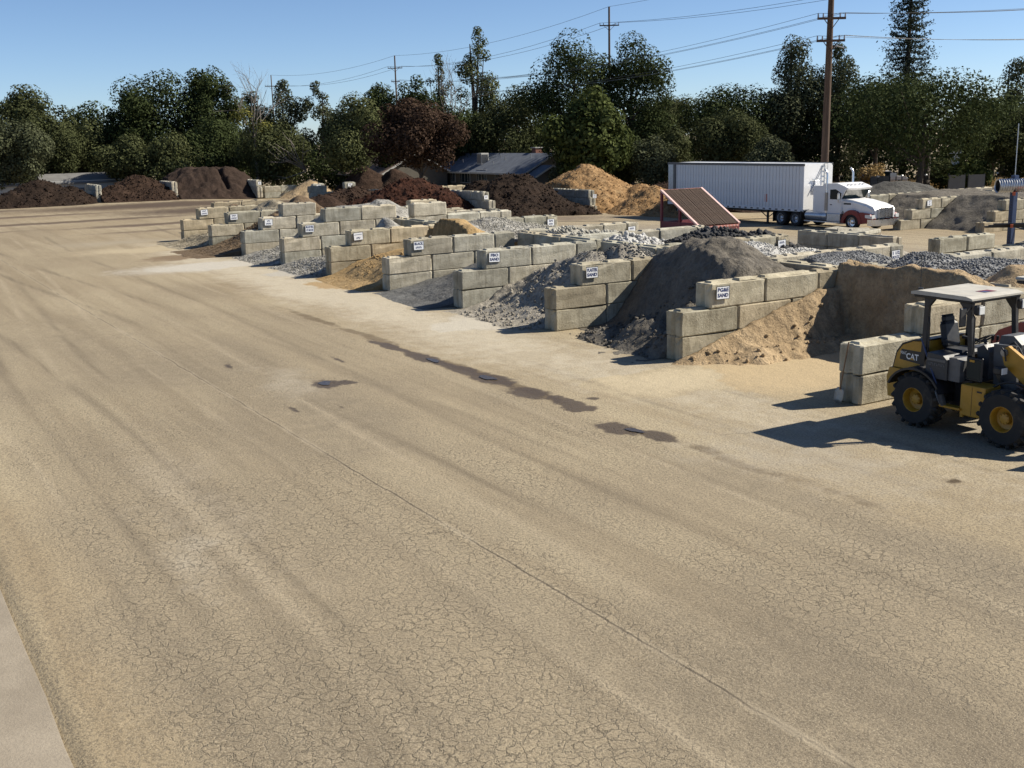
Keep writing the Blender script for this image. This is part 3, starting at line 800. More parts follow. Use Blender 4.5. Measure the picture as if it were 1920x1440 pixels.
def prof(xs, zs, yc, k, p=1.2, seed=0, a1=.07, a2=.02, skew=0.0):
    def f(X, Y):
        z = np.interp(X + fbm(X * .8, Y * .8, seed + 5) * .25 + skew * (Y - yc), xs, zs)
        z = z * np.clip(1 - k * np.abs(Y - yc) ** p * .35, .0, 1)
        m = sstep(0.02, .35, z)
        return z + (fbm(X * 1.3, Y * 1.3, seed) * a1 + fbm(X * 6, Y * 6, seed + 1, 3) * a2) * (m + .12) - .02
    return f
def cone(cx, cy, h, sl, rt=0.0, ex=1.0, ey=1.0, seed=0, a1=.08, a2=.02, st=1.0):
    def f(X, Y):
        w = fbm(X * .9, Y * .9, seed + 9) * .35
        d = np.sqrt(((X - cx) * np.where(X < cx, st, 1.0) / ex) ** 2 + ((Y - cy) / ey) ** 2)
        z = h - sl * np.maximum(0, np.sqrt(d * d + .09) - rt + w)
        m = sstep(0.0, .4, z)
        return z + (fbm(X * 1.3, Y * 1.3, seed) * a1 + fbm(X * 6, Y * 6, seed + 1, 3) * a2) * m
    return f
def mx(*fs): return lambda X, Y: np.maximum.reduce([f(X, Y) for f in fs])

G_ = 'heaps in the front bins'
# bin beside the loader: dug-out tan sand with a steep shaded face
def f0(X, Y):
    xf = 4.75 + fbm(Y * .9, X * .15, 41) * .55 + .12 * (Y - 2.5)
    body = np.clip((X - xf) * 4.2, -.2, 2.08 + fbm(X * .9, Y * .7, 43) * .12) + fbm(X * 2.5, Y * 2.5, 44) * .10 * sstep(xf - .2, xf + .4, X)
    body = np.where(X > 5.6, 2.1 - .45 * (X - 5.6) + fbm(X, Y, 45) * .15, body)
    body = body - .30 * np.clip(1.3 - Y, 0, 2)
    hb = np.clip(.285 * (X + .45), 0, 1.42)
    d = np.clip(4.95 - Y, 0, 9)
    cut = .55 + .18 * fbm(X * 2.2, 0 * Y, 47)
    bank = hb - np.clip(d - .12, 0, 9) * (1.15 + .5 * np.abs(fbm(X * 2.6, Y * .4, 48))) * np.clip(hb, .25, 2) / cut * .62 + fbm(X * 4, Y * 4, 49) * .07 * sstep(0, .3, hb)
    toe = .30 - .55 * np.clip(d - .9, 0, 9) - .10 * np.clip(.8 - X, 0, 3) + fbm(X * 3.4, Y * 3.4, 50) * .10
    toe = np.where(X < 5, toe * sstep(.2, 1.8, X) - .1 * (1 - sstep(.2, 1.8, X)), -.2)
    back = 2.25 - .75 * np.maximum(0, np.hypot(X - 6.5, Y - .5) - .25) + fbm(X * 2, Y * 2, 46) * .12
    return np.maximum.reduce([body, bank, toe, back]) - .03
h0 = heap('sand_pile', 'tan sand pile with a steep dug face below the PG&E SAND sign', 'sand pile', M['tan'], -1.0, 8.2, -.02, 4.97, .06, f0, G_)
stones('clods', h0, M['tan'], scatter(f0, -.4, 4.6, 2.9, 4.8, 60, 1, -.02, lambda x, y: .9 - .3 * (4.8 - y)), .03, .13, 1)

f1 = mx(prof([-.9, .2, 1.0, 1.45, 1.95, 2.5, 3.0, 3.35, 4.0, 4.7, 5.5, 6.7], [0, .03, .08, .25, 1.0, 1.8, 2.40, 2.58, 2.60, 2.44, 2.0, 1.25], 8.2, .11, 1.8, 101, .20, .07, -.26),
        cone(.95, 7.35, .88, .74, .12, 1.05, 1.1, 102, .18, .07), cone(.9, 8.8, .40, .45, .1, 1.0, 1.1, 103, .12, .05), cone(1.15, 6.0, 1.3, 1.0, .2, .9, .6, 104, .12, .05))
h1 = heap('sand_pile', 'tall dark grey sand pile in the bin of the PLASTER SAND sign', 'sand pile', M['greysand'], -1.2, 6.7, 5.60, 10.56, .06, f1, G_)
stones('clods', h1, M['greysand'], scatter(f1, -.3, 2.0, 5.8, 10.0, 420, 2, -.015), .025, .12, 2)

f2 = mx(prof([-1.0, .1, .9, 1.7, 2.5, 3.0, 3.6, 4.4, 5.4], [0, .06, .36, 1.0, 1.68, 1.84, 1.74, 1.95, 1.5], 13.0, .26, 1.4, 111, .14, .07), cone(3.9, 12.6, 2.05, .9, .5, 1.3, 1.2, 112, .16, .06, 1.7))
h2 = heap('sand_pile', 'lumpy pale grey sand pile in the bin of the FBO SAND sign', 'sand pile', M['lightfines'], -1.4, 5.5, 11.19, 16.14, .06, f2, G_)
stones('clods', h2, M['lightfines'], scatter(f2, -1.0, 2.6, 11.3, 15.5, 500, 3, 0.0), .025, .12, 3)
stones('dark_clods', h2, M['blackfines'], scatter(f2, 2.2, 5.3, 11.4, 14.0, 700, 33, .9), .03, .14, 33)

f3 = prof([-1.1, -.1, 1, 2, 3, 3.8, 5, 5.5], [0, .10, .52, 1.0, 1.5, 1.66, 1.55, 1.4], 17.5, .27, 1.3, 121, .05, .015)
h3 = heap('gravel_pile', 'smooth dark grey fines sloping out of the bin of the BLACK sign', 'gravel pile', M['blackfines'], -1.5, 5.5, 16.78, 21.72, .07, f3, G_)

def f4(X, Y):
    z = prof([-1.0, 0, 1.2, 2, 3, 6], [0, .22, .92, 1.22, 1.42, 1.45], 23.4, .18, 1.3, 131, .05, .02)(X, Y)
    xf = 3.3 + .12 * (Y - 23) + .09 * np.abs(np.sin(Y * 8)) + fbm(Y * 2, X * .2, 137) * .2          # raked, steep face
    up = np.clip((X - xf) * 2.6, 0, 1.0) * (2.28 - .16 * np.abs(Y - 24.2) ** 1.5 + fbm(X * 1.5, Y * 1.2, 139) * .16) - np.clip(X - xf - .8, 0, 9) * .5
    z = np.where(X > xf, np.maximum(z, np.minimum(up, 2.25)), z)
    return z + .03 * np.abs(np.sin(Y * 7 + X * 2)) * sstep(.2, .8, z)
h4 = heap('sand_pile', 'golden yellow sand pile with a raked cut face', 'sand pile', M['gold'], -1.4, 6.3, 22.37, 27.3, .06, f4, G_)
stones('clods', h4, M['gold'], scatter(f4, -.9, 1.6, 22.5, 26.5, 90, 4, .0), .03, .13, 4)

f5 = mx(prof([-1.1, -.1, .6, 1.4, 2.2, 2.9], [0, .12, .5, .6, .75, .9], 28.9, .25, 1.3, 141, .05, .03), cone(3.75, 29.9, 2.12, .66, .18, 1, 1, 142, .03, .01, 1.9), cone(5.6, 29.6, 1.75, .55, .15, 1, 1, 143, .03, .01, 1.9))
h5 = heap('gravel_pile', 'pale grey fine gravel pile with a smooth shaded cone', 'gravel pile', M['greygravel'], -1.6, 6.3, 27.96, 32.9, .07, f5, G_)
stones('loose_gravel', h5, M['greygravel'], scatter(f5, -1.3, 2.2, 28.0, 32.5, 1500, 5, .0), .03, .09, 5, True)

f6 = mx(prof([-1.4, -.2, .5, 1.3, 2.5, 3.4, 4.2, 5.9, 7.2], [0, .05, .28, .35, 1.0, 1.9, 2.35, 2.45, 1.7], 36, .16, 1.4, 151, .05, .02), cone(4.5, 35.4, 2.55, .66, .1, 1, 1, 152, .04, .01, 1.9), cone(5.9, 35.6, 2.72, .62, .12, 1.2, 1, 153, .04, .01, 2.0))
h6 = heap('gravel_pile', 'low grey gravel heap behind the two pale top blocks', 'gravel pile', M['greygravel'], -1.8, 7.6, 33.55, 38.5, .08, f6, G_)
stones('loose_gravel', h6, M['greygravel'], scatter(f6, -1.2, 1.6, 34, 38.3, 900, 6, .0), .03, .09, 6, True)

f7 = mx(prof([-2.8, -1.2, .2, 1.0, 2.2, 2.8, 3.6, 4.2, 5.4], [0, .08, .35, .7, 1.55, 2.0, 2.5, 2.5, 1.9], 40.6, .20, 1.3, 161, .10, .05), cone(2.4, 40.6, 2.0, .7, .1, 1, 1.2, 163, .08, .03, 1.8))
h7 = heap('gravel_pile', 'brown crushed stone heap spilling out of its bin', 'gravel pile', M['brownfines'], -3.2, 5.5, 39.13, 44.0, .08, f7, G_)
stones('loose_gravel', h7, M['brownfines'], scatter(f7, -1.6, 2.4, 39.4, 43.5, 900, 7, .0), .04, .14, 7, True)

f8 = mx(prof([-2.0, -.4, .6, 1.5, 2.5, 3.4, 4.2, 5.5], [0, .12, .55, .6, 1.0, 1.85, 2.3, 2.0], 46.3, .2, 1.3, 171, .07, .04), cone(4.1, 46.0, 2.45, .7, .1, 1.1, 1, 173, .08, .02, 1.9))
h8 = heap('gravel_pile', 'beige gravel heap in the far left bin', 'gravel pile', M['beigegravel'], -2.4, 5.6, 44.72, 49.6, .09, f8, G_)
stones('loose_gravel', h8, M['beigegravel'], scatter(f8, -1.4, 2.0, 45, 49.3, 900, 8, .0), .04, .11, 8, True)
f9 = mx(cone(3.9, 52.4, 1.9, .62, .2, 1.2, 1.2, 181, .08, .02, 1.8), cone(5.5, 51.8, 1.8, .6, .2, 1.2, 1.2, 182, .08, .02, 1.8))
heap('sand_pile', 'small olive brown sand cone beyond the far left bin', 'sand pile', M['brownfines'], .5, 8.5, 50.3, 54.6, .1, f9, G_)

# back-bin rock heaps
G2 = 'rock heaps in the back bins'
fa = mx(cone(7.6, 4.1, 2.16, .55, .4, 1.3, .8, 201, .05, .02), cone(8.1, 2.4, 2.05, .5, .5, 1.5, 1.2, 202, .05, .02), cone(9.0, .9, 1.75, .5, .5, 1.5, 1.2, 203, .05, .02), cone(7.4, 5.3, 2.0, .7, .3, .8, .5, 204, .04, .02))
ha = heap('rock_heap', 'blue-grey crushed rock heap spread behind the tan sand pile', 'rock heap', M['blue_rock'], 6.3, 12.5, -1.2, 6.6, .09, fa, G2)
stones('rocks', ha, M['blue_rock'], scatter(fa, 6.4, 12, -1.0, 6.4, 12000, 20, .3), .035, .085, 20, True)
fb = mx(cone(7.2, 7.0, 1.95, .45, .5, 2.2, .8, 211, .05, .02), cone(9.0, 7.0, 1.72, .5, .3, 1.3, .8, 212, .05, .02))
hb_ = heap('rock_heap', 'grey crushed rock heap in front of the 1 1/2 ROCK sign', 'rock heap', M['blue_rock'], 6.2, 11.0, 5.62, 8.16, .09, fb, G2)
stones('rocks', hb_, M['blue_rock'], scatter(fb, 6.2, 10.6, 5.7, 8.1, 5000, 21, .3), .035, .085, 21, True)
fb2 = mx(cone(7.6, 11.2, 1.95, .5, .5, 1.6, 1.4, 214, .05, .02), cone(10.2, 11.4, 1.55, .45, .4, 1.6, 1.2, 215, .05, .02))
hb2 = heap('rock_heap', 'pale crushed rock heap below the black rock', 'rock heap', M['white_rock'], 6.2, 12.5, 8.82, 13.16, .1, fb2, G2)
stones('rocks', hb2, M['white_rock'], scatter(fb2, 6.2, 12.3, 8.9, 13.1, 3500, 22, .3), .05, .13, 22, True)
fc = mx(cone(9.9, 15.2, 2.02, .30, .3, 1.1, .8, 221, .06, .03), cone(11.4, 14.4, 1.86, .5, .2, 1.0, .9, 222, .06, .03), cone(11.3, 13.0, 1.72, .85, .1, .9, .8, 223, .05, .02))
hc = heap('rock_heap', 'heap of coarse black rock behind the tall dark sand pile', 'rock heap', M['black_rock'], 6.3, 14.2, 11.6, 18.1, .1, fc, G2)
stones('rocks', hc, M['black_rock'], scatter(fc, 6.4, 14, 11.7, 18.0, 1700, 23, .35), .12, .30, 23)
fd = mx(cone(7.0, 16.4, 1.98, .40, .2, 1.0, .8, 231, .06, .03), cone(8.2, 16.3, 1.6, .42, .2, 1.0, .8, 232, .06, .03))
hd = heap('rock_heap', 'heap of large white rock left of the black rock', 'rock heap', M['white_rock'], 6.2, 9.6, 14.4, 18.15, .1, fd, G2)
stones('rocks', hd, M['white_rock'], scatter(fd, 6.25, 9.4, 14.5, 18.1, 420, 24, .9), .14, .30, 24)
fe = mx(cone(6.9, 20.2, 2.02, .28, .2, 1.0, .8, 241, .06, .03), cone(8.3, 20.2, 1.78, .3, .2, 1.1, .8, 242, .06, .03))
he = heap('rock_heap', 'heap of pale river rock with long stones', 'rock heap', M['tan_rock'], 6.2, 11.0, 18.85, 21.85, .1, fe, G2)
stones('rocks', he, M['tan_rock'], scatter(fe, 6.25, 10.6, 18.9, 21.8, 620, 25, .7), .13, .30, 25)
ff = mx(cone(6.3, 25.2, 2.2, .24, .3, 1.0, .75, 251, .05, .02), cone(8.2, 25.2, 1.8, .24, .2, 1.2, .75, 252, .05, .02))
hf = heap('rock_heap', 'speckled grey gravel heap behind the golden sand', 'rock heap', M['greygravel'], 5.2, 12.0, 22.6, 28.0, .1, ff, G2)
stones('rocks', hf, M['tan_rock'], scatter(ff, 5.4, 11.5, 22.7, 27.9, 3600, 26, .5), .05, .12, 26, True)
fg = mx(cone(8.6, 37.6, 1.7, .34, .4, 1.6, 1.2, 261, .04, .02), cone(10.6, 37.8, 1.35, .3, .4, 1.6, 1.2, 262, .04, .02))
hg = heap('rock_heap', 'low pale gravel heap beyond the stacked pale blocks', 'rock heap', M['greygravel'], 6.3, 15.0, 35.4, 40.4, .12, fg, G2)
fh = mx(cone(11.0, 60, 1.95, .62, .15, 1, 1, 271), cone(12.9, 60.2, 1.45, .5, .15, 1, 1, 272))
heap('sand_pile', 'small brown and dark cone beyond the bin row', 'sand pile', M['brownfines'], 7.5, 16, 57, 63, .14, mx(cone(11.0, 60, 1.85, .62, .15, 1, 1, 271, .06, .02, 1.6)), 'small cones beyond the bins')
heap('mulch_pile', 'small dark mulch cone beyond the bin row', 'mulch pile', M['mulch_brown'], 10.5, 16.5, 57, 63, .14, mx(cone(13.0, 60.2, 1.75, .55, .15, 1, 1, 272)), 'small cones beyond the bins')
heap('gravel_pile', 'dark blue-grey gravel cone left of the small brown cone', 'gravel pile', M['asphalt_heap'], 4.5, 11, 58, 64, .14, mx(cone(8.2, 61, 1.7, .55, .2, 1.2, 1, 273)), 'small cones beyond the bins')

# ---------------------------------------------------------------- mulch bays across the yard
G3 = 'mulch bay walls'
wall('narrow three-course block divider beside the leftmost mulch pile', 6.2, 102.6, math.pi / 2, [(0, 5.5), (0, 5.5), (0, 5.5)], -.12, PALE, 120, G3)
wall('narrow three-course block divider left of the tall purple-brown compost', 13.7, 102.4, math.pi / 2, [(0, 5.5), (0, 5.5), (0, 5.5)], -.1, PALE, 121, G3)
wall('three-course block divider at the right end of the tall compost', 22.2, 100.8, math.pi / 2, [(0, 5.5), (0, 5.5), (.3, 5.5)], -.25, PALE, 122, G3)
wall('short block wall right of the tall compost', 22.4, 100.9, 0, [(0, 3.7), (0, 3.7)], -.34, OLV, 123, G3)
wall('long low block wall in front of the dark cones', 22.6, 88.0, 0, [(0, 12.8), (0, 12.8), ((-.1, 1.73),)], -.62, GREY, 124, G3)
wall('low block wall below the brown mulch mound', 25.5, 81.0, 0, [(0, 11), (0, 11)], -.75, GREY, 125, G3)
wall('stepped block wall between the red and the dark brown mulch', 25.7, 57.0, math.pi / 2, [(0, 9.2), (.9, 9.2), (1.8, 9.2)], gzf(25.5), GREY, 126, G3)
wall('three-course block wall between the dark brown mulch and the golden chips', 35.6, 58.6, math.pi / 2, [(0, 9.2), (.2, 9.2), (.4, 9.2)], gzf(35.3), GREY, 127, G3)
wall('short block wall behind the red mulch', 27.5, 72.5, 0, [(0, 5.5), (0, 5.5), (0, 3.7)], -.5, TANC, 128, G3)
wall('low weathered block wall at the front of the red mulch', 12.6, 45.6, 0, [(0, 3.7), (0, 3.7), ((0, 1.8),)], 0, OLV, 129, G3)
wall('block wall behind the golden chips', 44.5, 62.0, 0, [(0, 5.5), (0, 5.5)], -.85, GREY, 130, G3)
for (x, y, z, txt, what) in ((21.9, 100.75, 1.28, ('#4',), 'divider right of the tall compost'), (35.3, 58.55, .62, ('#4', '#3'), 'wall left of the golden chips'), (25.4, 58.78, 1.0, ('#4',), 'stepped wall in the mulch bays')):
    sign('small white sign on the ' + what, x, y, z, txt, .34, .30)
wall('single block with a sign on the low wall right of the compost', 24.3, 91.6, 0, [(0, 1.22), (0, 1.22), (0, 1.22)], -.55, PALE, 131, G3)
wall('single block standing beside the signed block', 27.8, 91.9, 0, [(0, 1.22), (0, 1.22), (0, 1.22)], -.55, PALE, 132, G3)
sign('small sign on the single block right of the compost', 24.9, 91.57, 1.0, ('#4', '#3'), .5, .4)
sign('small sign on the second single block', 28.4, 91.87, 1.0, ('#4', '#3'), .5, .4)

G4 = 'mulch and compost piles'
heap('mulch_pile', 'dark brown mulch pile at the far left', 'mulch pile', M['mulch'], -8, 5.5, 97.5, 110, .16, mx(cone(.6, 103.5, 2.4, .55, .35, 1.25, 1, 301, .24, .13), cone(-2.2, 101.6, 1.5, .55, .3, 1.2, .9, 302, .24, .13), cone(3.4, 103.6, 1.7, .6, .3, 1, 1, 303, .24, .13)), G4)
heap('mulch_pile', 'brown mulch pile between the two narrow dividers', 'mulch pile', M['mulch_brown'], 6.0, 13.2, 98.5, 110, .16, mx(cone(10.4, 105.5, 2.4, .5, .5, 1.1, 1, 304, .24, .13), cone(8.0, 104.0, 1.7, .5, .3, 1.1, 1, 305, .24, .13), cone(11.5, 102.6, 1.2, .45, .4, 1.2, 1, 306, .24, .13)), G4)
def fcomp(X, Y):
    z = cone(18.4, 107.2, 3.1, .75, 2.4, 1.25, 1, 307, .35, .12)(X, Y)
    shelf = cone(18.5, 103.3, .95, .6, .9, 3.0, 1, 308, .25, .1)(X, Y)
    notch = .8 * np.exp(-((X - 19.0) / .28) ** 2) * sstep(.6, 2.0, z)
    return np.maximum(z - notch, shelf)
heap('compost_pile', 'tall purple-brown compost pile with an upright dug face', 'compost pile', M['compost'], 13.7, 22.5, 100.8, 112, .15, fcomp, G4)
heap('mulch_pile', 'red-brown mulch pile left of the stepped block wall', 'mulch pile', M['mulch_red'], 15.5, 27.5, 57.5, 76, .11, mx(cone(23.2, 66.5, 2.75, .50, .4, 1.15, 1.1, 310, .26, .15), cone(24.0, 63.0, 2.0, .55, .3, .9, 1.2, 311, .24, .13), cone(23.2, 60.4, 1.0, .5, .2, 1.2, 1, 312, .24, .13)), G4)
heap('mulch_pile', 'dark chocolate mulch pile right of the stepped block wall', 'mulch pile', M['mulch'], 25.9, 34.9, 56.6, 72, .11, mx(cone(30.4, 62.6, 2.95, .75, 1.2, 1.15, .95, 313, .24, .13), cone(28.3, 64.5, 2.5, .55, .5, .9, 1, 314, .24, .13), cone(32.8, 64.5, 2.2, .6, .5, .7, 1, 315, .24, .13), cone(30.5, 59.3, 1.4, .5, .9, 1.6, 1, 316, .24, .13)), G4)
heap('chip_pile', 'tall golden bark chip pile beside the dark mulch', 'chip pile', M['chips'], 35.75, 47, 55, 72, .15, mx(cone(38.9, 65.0, 3.75, .60, .5, 1.05, 1.1, 320, .25, .12), cone(41.6, 60.5, 2.2, .6, .3, 1.1, 1.0, 321, .25, .12)), G4)
heap('chip_pile', 'lower golden bark chip mound beside the red screen', 'chip pile', M['chips'], 34.0, 47, 47.5, 61, .14, mx(cone(39.6, 56.2, 2.3, .60, .2, 1.05, 1, 322, .2, .1), cone(39.6, 53.0, 2.0, .62, .2, 1.05, 1, 323, .2, .1), cone(39.2, 50.6, 1.55, .6, .2, .9, .9, 324, .2, .1)), G4)
heap('mulch_pile', 'brown mulch mound low behind the bin row', 'mulch pile', M['mulch_brown'], 17, 27, 71, 79.5, .18, cone(21.6, 75, 1.85, .42, .3, 1.5, 1, 330, .2, .08), G4)
heap('soil_pile', 'dark topsoil cone on the left of the pair', 'soil pile', M['mulch_brown'], 27.5, 39, 94, 106, .2, cone(33.2, 99.5, 3.4, .62, .2, 1.1, 1, 331, .2, .06, 1.7), 'pair of topsoil cones')
heap('soil_pile', 'dark topsoil cone on the right of the pair', 'soil pile', M['mulch_brown'], 31, 42, 92, 103, .2, cone(35.9, 97.3, 3.2, .6, .2, 1.1, 1, 332, .2, .06, 1.7), 'pair of topsoil cones')
heap('sand_pile', 'small tan cone behind the signed blocks', 'sand pile', M['tan'], 23.5, 32, 96.5, 104, .2, cone(27.3, 100, 2.0, .6, .2, 1, 1, 333, .12, .05))
heap('mulch_pile', 'dark brown mulch mound behind the truck trailer', 'mulch pile', M['mulch_brown'], 44, 60, 50, 64, .2, mx(cone(52, 57.5, 3.3, .4, .6, 1.2, 1.1, 334, .3, .1)), G4)
heap('mulch_pile', 'brown mulch mound left of the trailer', 'mulch pile', M['mulch_brown'], 45, 57, 60, 72, .2, cone(50.2, 66, 2.3, .45, .4, 1.1, 1, 335, .3, .1), G4)

for o in [q for q in COL.objects if q.get('group') == G4 and q.name.startswith(('mulch_pile', 'chip_pile'))]:
    me = o.data; co = np.empty(len(me.vertices) * 3, np.float32); me.vertices.foreach_get('co', co); co = co.reshape(-1, 3)
    k = RNG.random(len(co)) < min(1.0, 1500 / len(co)); pts = co[k]; pts = pts[pts[:, 2] - gz(pts[:, 0]) > .12]
    chip = o.name.startswith('chip')
    stones('clumps', o, me.materials[0], pts + RNG.normal(size=pts.shape) * .05,   .05 if chip else .07, .16 if chip else .26, len(pts), False, -.05)

# ---------------------------------------------------------------- bins on the right, beyond the lane
G5 = 'bins beyond the truck lane'
wall('two-course block wall in shade in front of the truck', 21.2, 16.2, math.pi / 2, [(0, 5.49), (0, 5.49)], gzf(21) + .02, GREY, 140, G5)
wall('two-course block wall crossed by slanting pole shadows', 22.3, 15.2, 0, [(0, 9.15), (0, 3.66)], gzf(24), OLV, 141, G5)
wall('stepped three-course block wall right of the truck nose', 39.4, 31.6, 0, [(0, 9.15), (.95, 9.15), (1.9, 9.15)], -.85, OLV, 143, G5)
wall('stepped three-course block wall behind the pipe rack', 41.2, 27.0, 0, [(0, 9.15), (.95, 9.15), (1.9, 9.15)], -.85, TANC, 144, G5)
wall('block wall with dark base rock heaped over it behind the truck nose', 42.5, 36.8, 0, [(0, 12.8), (0, 12.8), (0, 12.8)], -.85, OLV, 145, G5)
wall('closing block wall at the back of the grey base rock bin', 51.8, 27.4, math.pi / 2, [(0, 9.15), (0, 9.15), (0, 9.15)], -.85, GREY, 146, G5)
sign('small sign on the stepped wall right of the truck nose', 41.95, 31.57, .72, ('#3', '#3'), .42, .34)
sign('small sign on the stepped wall behind the pipe rack', 43.9, 26.97, .72, ('#3', '#3'), .40, .5)
sign('small sign at the far end of the wall behind the truck nose', 54.6, 36.77, .72, ('#3',), .5, .4)
heap('gravel_pile', 'sloping grey base rock between the two stepped walls', 'gravel pile', M['greysand'], 39.5, 51.6, 27.7, 31.55, .12, lambda X, Y: np.clip(.62 * (X - 41.6) + fbm(X, Y, 351) * .2, -.1, 1.95 + fbm(X * .7, Y * .7, 352) * .15), G5)
heap('gravel_pile', 'grey gravel between the truck nose and the stepped wall', 'gravel pile', M['greysand'], 41.2, 54, 32.3, 36.75, .13, lambda X, Y: np.clip(.62 * (X - 42.2) + fbm(X, Y, 353) * .2, -.1, 1.85 + fbm(X * .7, Y * .7, 354) * .15), G5)
heap('gravel_pile', 'dark base rock heap behind the truck nose', 'gravel pile', M['asphalt_heap'], 42, 60, 37.5, 48, .16, mx(cone(50.5, 41.5, 2.35, .40, .8, 1.5, 1, 355, .12, .04), cone(46.5, 41.0, 1.7, .4, .6, 1.3, 1, 356, .12, .04)), G5)
heap('gravel_pile', 'dark base rock heap under the corrugated pipe', 'gravel pile', M['asphalt_heap'], 45, 62, 19.5, 31, .16, mx(cone(55.0, 26.5, 3.05, .45, 1.0, 1.4, 1, 357, .1, .04), cone(57, 24.5, 2.9, .45, 1.0, 1.4, 1, 358, .1, .04)), G5)
frub = mx(cone(22.6, 20.0, 1.12, .7, .4, 1.0, 1.7, 361, .16, .08))
rub = heap('rubble_heap', 'broken concrete rubble heap behind the shaded two-course wall', 'rubble', M['lightfines'], 21.3, 26.5, 15.9, 23.5, .12, frub)
stones('pieces', rub, M['tan_rock'], scatter(frub, 21.4, 25.5, 16.2, 22.8, 90, 62, .5), .10, .36, 61)
for k in range(4):
    q = MB(); a = RNG.uniform(-.25, .25, 3)
    mtx = Matrix.Translation((RNG.uniform(22.0, 23.0), RNG.uniform(18.6, 21.4), gzf(23) + 1.20)) @ Matrix.Rotation(RNG.uniform(0, 3), 4, 'Z') @ Matrix.Rotation(a[0], 4, 'X')
    q.box(-.7, .7, -.38, .38, -.09, .09, .03, mtx); q.build('slab', M['concrete'], rub)

# ---------------------------------------------------------------- grizzly screen bin
def screen_bin():
    r = empty('screening_bin', 'maroon steel screening bin with a sloping rusty bar screen', 'screen', (24.6, 33.4, gzf(26)))
    L, D, H0, H1 = 3.15, 3.3, .72, 2.62          # x length, y depth, front lip, rear height
    b = MB(); b.box(.1, L - .1, 0, .08, 0, H0 - .12); b.build('front_plate', M['salmon'], r)
    b = MB(); b.box(0, .1, -.02, D, 0, .78); b.build('side_plate', M['maroon'], r)
    b = MB(); b.box(L - .1, L, -.02, D, 0, .78); b.build('side_plate', M['maroon'], r)
    b = MB(); b.box(.1, L - .1, D - .08, D, 0, .8); b.build('back_plate', M['maroon'], r)
    for x in (0.05, L - .05):
        for y, h in ((.06, H0), (D * .48, H0 + (H1 - H0) * .48), (D - .05, H1)):
            b = MB(); b.bar((x, y, 0), (x, y, h - .05), .13, .13, (0, 1, 0)); b.build('post', M['maroon'] if y > .1 else M['salmon'], r)
        b = MB(); b.bar((x, -.08, H0 - .02), (x, D + .02, H1), .14, .10); b.build('side_rail', M['pinktrim'], r)
        b = MB(); b.bar((x, .05, .80), (x, D, .80), .12, .08); b.build('side_beam', M['maroon'], r)
    b = MB(); b.bar((.1, D + .02, H1 - .02), (L - .1, D + .02, H1 - .02), .1, .08); b.build('top_rail', M['salmon'], r)
    b = MB(); b.bar((.1, -.04, H0 - .12), (L - .1, -.04, H0 - .12), .12, .1); b.build('front_rail', M['salmon'], r)
    n = 27
    base = MB(); base.bar((0, 0, 0), (0, D + .02, H1 - H0), .045, .11); me = base.mesh('screen_bar'); me.materials.append(M['grizzly'])
    for k in range(n):
        link('screen_bar', me, None, r, (.16 + (L - .32) * k / (n - 1), -.03, H0 - .03 + random.uniform(-.012, .012)))
    for k in range(12):
        b = MB(); x = .25 + (L - .5) * k / 11; b.box(x - .03, x + .03, -.115, -.10, H0 - .16, H0 - .08); b.build('bolt_plate', M['pinktrim'], r)
screen_bin()

# ---------------------------------------------------------------- truck and trailer
def wheel_parts(root, name, c, r, w, rim_mat, n=28, rim=.62, lugs=0, side=-1, dual=False, axis='x'):
    """wheel with its axis along local x (side = direction of the outer face)"""
    whl = bpy.data.objects.new(name, None); COL.objects.link(whl); whl.parent = root; whl.location = c; whl.empty_display_size = .1
    b = MB()
    rr = r * rim
    pr = [(rr, -w / 2), (r * .90, -w / 2), (r * .985, -w * .38), (r, -w * .2), (r, w * .2), (r * .985, w * .38), (r * .90, w / 2), (rr, w / 2)]
    b.lathe(pr, (0, 0, 0), axis, n, True)
    if lugs:
        for k in range(lugs):
            for sgn in (-1, 1):
                t = 2 * math.pi * (k + (.5 if sgn > 0 else 0)) / lugs
                m = Matrix.Rotation(t, 4, 'X' if axis == 'x' else 'Y')
                tilt = Matrix.Translation((sgn * w * .24, 0, r * 1.0) if axis == 'x' else (0, sgn * w * .24, r * 1.0)) @ Matrix.Rotation(sgn * .6, 4, 'Z')
                if axis == 'x': b.box(-w * .26, w * .26, -.035, .035, -.05, .035, .012, m @ tilt)
                else: b.box(-.035, .035, -w * .26, w * .26, -.05, .035, .012, m @ tilt)
    b.build('tyre', M['rubber'], whl, True)
    b = MB(); s = side
    pr = [(rr, s * w * .5), (rr * .97, s * w * .5), (rr * .90, s * w * .40), (rr * .84, s * w * .12), (rr * .45, s * w * .06), (rr * .42, s * w * .30), (rr * .30, s * w * .34), (.001, s * w * .34)]
    b.lathe(pr, (0, 0, 0), axis, n); rm = b.build('rim', rim_mat, whl, True)
    b = MB()
    for k in range(8):
        t = 2 * math.pi * k / 8
        u, v = math.cos(t) * rr * .36, math.sin(t) * rr * .36
        p = (s * w * .30, u, v) if axis == 'x' else (u, s * w * .30, v)
        q = (s * w * .37, u, v) if axis == 'x' else (u, s * w * .37, v)
        b.cyl(p, q, rr * .05, n=6)
    b.build('wheel_nuts', rim_mat, whl)
    return whl

